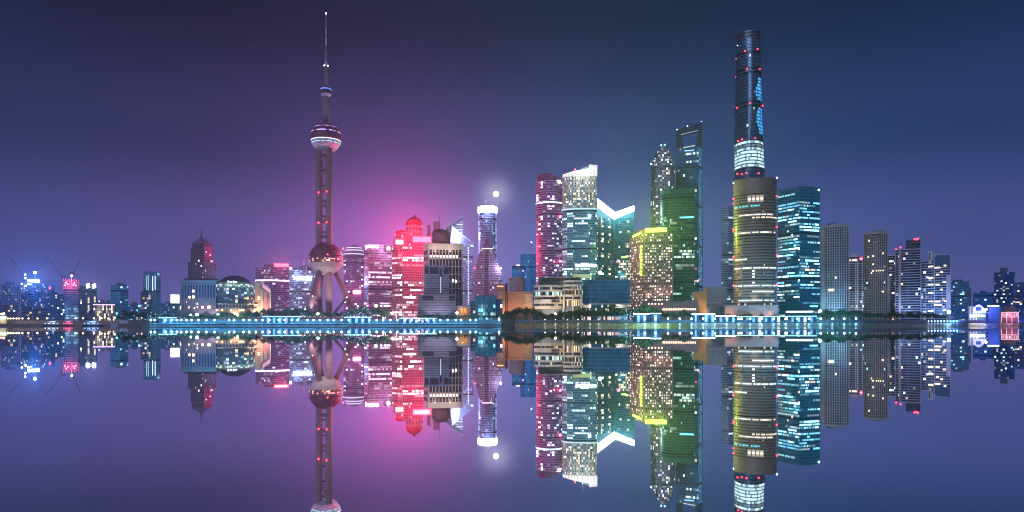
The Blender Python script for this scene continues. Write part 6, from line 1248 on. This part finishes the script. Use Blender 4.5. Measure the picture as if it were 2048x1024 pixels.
pavilion(800, 872, 636, 'red and cyan lit promenade pavilion below the grey striped block', cyg, wv, 4000, (1, .15, .3), red=rdg)
pavilion(1268, 1298, 627.5, 'dazzling white kiosk at the foot of the brown hotel', whg, wv, 24000, (.35, .8, 1))
pavilion(1301, 1321, 626.5, 'second dazzling white kiosk right under the brown hotel', whg, wv, 18000, (.35, .8, 1))
pavilion(1385, 1398, 627.5, 'small white lit kiosk below the amber floodlit block', whg, wv, 9000, (.4, .8, 1))
pavilion(1402, 1429, 627.5, 'wide white lit kiosk below the grey box hall', whg, wv, 18000, (.4, .82, 1))
pavilion(1432, 1470, 631.5, 'long low lit arcade left of the brown tower podium', whg, wv, 8000, (.35, .8, 1))
pavilion(1473, 1560, 632.5, 'longest low lit arcade below the brown tower podium', cyg, wv, 11000, (.25, .7, 1), red=lamp_mat('warm_kiosk_glow', (1, .85, .5), 2.5))
pavilion(1563, 1632, 632, 'long low lit arcade below the cyan lit tower', cyg, wv, 9000, (.15, .7, 1), red=MATS['warm_kiosk_glow'])
# ---- ferry terminal and red pavilion at the right
T = Thing('ferry_terminal', 'blazing white and gold ferry terminal with an arched roof', 'building', 1956, 905, gz=4.5); X, Z = T.x, T.z
T.part(MB().box(X(1938), X(1972), 0, 14, 0, Z(625)), 'hall', apd); arch = [(X(1946 + 26 * i / 10), Z(622 - 13 * sin(pi * (.12 + .88 * i / 10)))) for i in range(11)]
T.part(MB().front([(X(1972), Z(626)), *reversed(arch), (X(1946), Z(626))][::-1], -1, 13), 'arched_roof', lamp_mat('arch_glow', (.7, .66, 1), .55))
for i in range(6): T.part(MB().tube((X(1938 + i * 3), -.6, 0), (X(1938 + i * 3), -.6, Z(612 + i * .4)), .3), 'mast_pole', lamp_mat('pole_glow', (.75, .7, 1), .6))
T.part(MB().box(X(1940), X(1970), -1.6, -.05, Z(634), Z(630)), 'lit_front', lamp_mat('gold_front_glow', (1, .9, .5), 4)); T.part(MB().box(X(1952), X(1962), -1.3, -1.02, Z(621.5), Z(614.5)), 'dark_gable_window', nglass)
T.part(MB().ball((X(1972), -2, Z(619)), 1.5, 14, 10), 'flood_lamp', lamp_mat('blazing_glow', (.95, .92, 1), 12), smooth=True); T.light(1972, 619, -7, 40000, (.12, .14, 1), size=(3, 3)); T.light(1955, 628, -6, 9000, (1, .85, .6), size=(2, 2))
T.part(MB().box(X(1975), X(1998), 6, 8, Z(613), Z(611)), 'blue_light_strip', lamp_mat('electric_strip_glow', (.45, .5, 1), 5)); T.part(MB().box(X(1976), X(1999), 6.5, 14, 0, Z(613)), 'side_hall', apd)
T = Thing('restaurant_pavilion', 'two storey red outlined pavilion with dark roof near the right edge', 'building', 2021, 905, gz=4.5); X, Z = T.x, T.z
T.part(MB().box(X(2003), X(2036), 0, 12, 0, Z(624)), 'wall', mat('plum_render', (.25, .14, .2), .6)); T.part(MB().prism([(X(2002), -1.5), (X(2037), -1.5), (X(2037), 13), (X(2002), 13)], Z(623.5), lambda x, y: Z(623.3)), 'eaves', dark_metal); T.part(MB().front([(X(2003), Z(623)), (X(2035), Z(623)), (X(2031), Z(613.5)), (X(2007), Z(614.5))], 0, 11), 'roof', bwall)
rp = lamp_mat('rose_outline_glow', (1, .45, .6), .8)
for py in (624.5, 634): T.part(MB().box(X(2002), X(2037), -1.2, -.6, Z(py + .7), Z(py - .7)), 'outline_strip', rp)
for px in (2002.5, 2013, 2024, 2036.5): T.part(MB().box(X(px) - .4, X(px) + .4, -1.3, -.5, 0, Z(624)), 'outline_post', rp)
for i in range(7): T.part(MB().box(X(2004.5 + i * 4.6), X(2007.6 + i * 4.6), -.4, -.02, Z(632), Z(626.5)), 'window', lamp_mat('rose_window_soft', (1, .6, .65), .4) if i != 4 else nglass)
T.light(2020, 629, -5, 5000, (1, .35, .5), size=(1, 1))
# ---- moored boats off the left quay
def boat(px, D, ln, label, hullc, glow, col, P):
    T = Thing('moored_ferry', label, 'boat', px, D, gz=0); L2 = ln / 2
    hull = [(-L2, -2.6), (L2 * .7, -2.6), (L2 * .9, -1.6), (L2, 0), (L2 * .9, 1.6), (L2 * .7, 2.6), (-L2, 2.6)]
    T.part(MB().prism(hull, -.4, 2.0), 'hull', hullc); T.part(MB().prism(offset(hull, .12), 1.5, 1.8), 'rubbing_strake', white_panel); T.part(MB().box(-L2 * .85, L2 * .55, -2.1, 2.1, 2.0, 4.6), 'cabin', white_panel); T.part(MB().box(-L2 * .6, L2 * .3, -1.8, 1.8, 4.75, 6.9), 'upper_cabin', white_panel); T.part(MB().box(-L2 * .95, L2 * .6, -2.5, 2.5, 4.6, 4.75), 'deck', greyf); T.part(MB().box(-L2 * .66, L2 * .36, -2.1, 2.1, 6.9, 7.05), 'roof', greyf)
    n = 9
    for i in range(n):
        a = -L2 * .82 + (L2 * 1.34) * i / n; T.part(MB().box(a + .1, a + L2 * 1.34 / n * .75, -2.18, -2.08, 2.9, 4.1), 'window', glow if i % 3 != 1 else nglass)
    T.part(MB().tube((0, 0, 7), (0, 0, 10.5), .1, .06, 6), 'mast', dark_metal); T.part(MB().ball((0, 0, 10.6), .45), 'mast_lamp', glow); T.light(px, 640, -4, P, col, size=(.6, .6))
hb = mat('navy_hull', (.04, .06, .12), .4); hr = mat('red_hull', (.35, .06, .08), .4)
boat(106, 955, 24, 'white decked ferry moored below the low blue office', hb, lamp_mat('boat_window_glow', (.75, .88, 1), 1.5), (.6, .75, 1), 1500)
boat(138, 945, 16, 'small red hulled boat moored below the unfinished tower', hr, lamp_mat('boat_red_glow', (1, .12, .25), 2.2), (1, .1, .25), 1500)
boat(186, 940, 26, 'blue lit ferry moored below the violet edged hall', hb, lamp_mat('boat_blue_glow', (.3, .55, 1), 1.8), (.2, .4, 1), 3500)
T = Thing('market_kiosk', 'small red and green lit kiosk at the left frame edge', 'kiosk', 6, 1010, gz=3.0)
T.part(MB().box(T.x(-4), T.x(13), 0, 8, 0, T.z(632)), 'wall', greyf); T.part(MB().box(T.x(-5), T.x(14), -1, 9, T.z(632), T.z(630)), 'roof', dark_metal); T.part(MB().box(T.x(-4), T.x(10), -1.5, -1.05, T.z(629.5), T.z(626)), 'red_sign', lamp_mat('kiosk_red_glow', (1, .15, .15), 1.6)); T.part(MB().box(T.x(5), T.x(12.5), -.4, -.05, T.z(638), T.z(632.5)), 'green_window', lamp_mat('kiosk_green_glow', (.3, 1, .65), 1.8)); T.part(MB().box(T.x(-4), T.x(4), -.4, -.05, T.z(638), T.z(633)), 'warm_window', lamp_mat('kiosk_warm_glow', (1, .7, .35), 1.5)); T.light(6, 634, -4, 2500, (.6, 1, .6), size=(1, 1))
# ---- palms on the mall roof
pz = POD.z(571)
for i, (px, sc) in enumerate(((1078, 1.0), (1083, 1.15), (1089, 1.25), (1096, .95))):
    T = Thing('palm_tree', '%s roof palm from the left on the rounded cream mall' % ORD[i], 'palm', px, 868 + i, gz=GZ + pz, group='palms on the mall roof'); r = random.Random(i)
    T.part(MB().tube((0, 0, 0), (.4, 0, 7 * sc), .3, .2, 8), 'trunk', bark); Fm = MB()
    for k in range(13):
        a = 2 * pi * k / 13; pr = None
        for s_ in range(6):
            t_ = s_ / 5; p = Vector((.4 + 3.6 * sc * t_ * cos(a), 3.6 * sc * t_ * sin(a), 7 * sc + 2.0 * t_ - 3.6 * t_ * t_ + r.uniform(-.1, .1))); w_ = .5 * (1 - t_) + .08; sd = Vector((-sin(a), cos(a), 0)) * w_
            if pr: Fm.quad(tuple(pr[0] - pr[1]), tuple(pr[0] + pr[1]), tuple(p + sd), tuple(p - sd))
            pr = (p, sd)
    T.part(Fm, 'crown', leafm[1])
# ================================================================== sub-parts: hang small pieces on the part they belong to
SUB = {'crown_mullion': 'crown_band', 'panel_joint': 'glowing_roof_edge', 'leg_collar': 'leg', 'strut': 'leg', 'joint_lamp': 'leg', 'dome_rib': 'dome', 'finial': 'dome', 'drum_column': 'drum', 'drum_window': 'drum', 'louvre': 'louvre_screen', 'wall_rib': ('wall', 'drum_wall'),
       'cladding_seam': 'grey_wall', 'shop_window': ('podium', 'wall'), 'dome_ring': 'dome_shell', 'sign_letter': 'dome_shell', 'terrace_column': 'terrace', 'terrace_rail': 'terrace', 'pilaster': 'wall', 'tall_window': 'wall', 'lit_window': 'wall',
       'stone_course': 'wall', 'dark_opening': 'wall', 'window': ('wall', 'cabin'), 'side_window': 'wall', 'pier': 'wall', 'ledge': 'wall', 'pavilion_band': 'pavilion_drum', 'sphere_rim': ('lower_sphere_core', 'upper_sphere_core'),
       'porthole_ring': 'lower_sphere_bowl', 'mast_collar': ('mast', 'antenna'), 'bay_window': 'front_bay', 'lounge_lamp': 'lounge_window', 'pergola_post': 'pergola_beam', 'neck_collar': 'neck', 'light_ring': 'top_sphere', 'lobby_window': 'podium',
       'rubbing_strake': 'hull', 'lit_fascia': 'roof', 'shaft_slot': 'stair_shaft', 'sail_edge': ('front_sail', 'rear_sail'), 'podium_coping': 'podium', 'gable_pier': 'gabled_base', 'mast_lamp': 'mast', 'outline_strip': 'wall', 'outline_post': 'wall'}
base_ = lambda o: o.name.split('.')[0]
def centre(o): bb = [Vector(c) for c in o.bound_box]; return sum(bb, Vector()) / 8
for root in [o for o in bpy.data.objects if o.type == 'EMPTY' and o.parent is None]:
    kids = [c for c in root.children if c.type == 'MESH']; by = {}
    for c in kids: by.setdefault(base_(c), []).append(c)
    for c in kids:
        tgt = SUB.get(base_(c))
        if not tgt: continue
        cand = [q for n_ in ((tgt,) if isinstance(tgt, str) else tgt) for q in by.get(n_, [])]
        if cand: c.parent = min(cand, key=lambda q: (centre(q) - centre(c)).length)
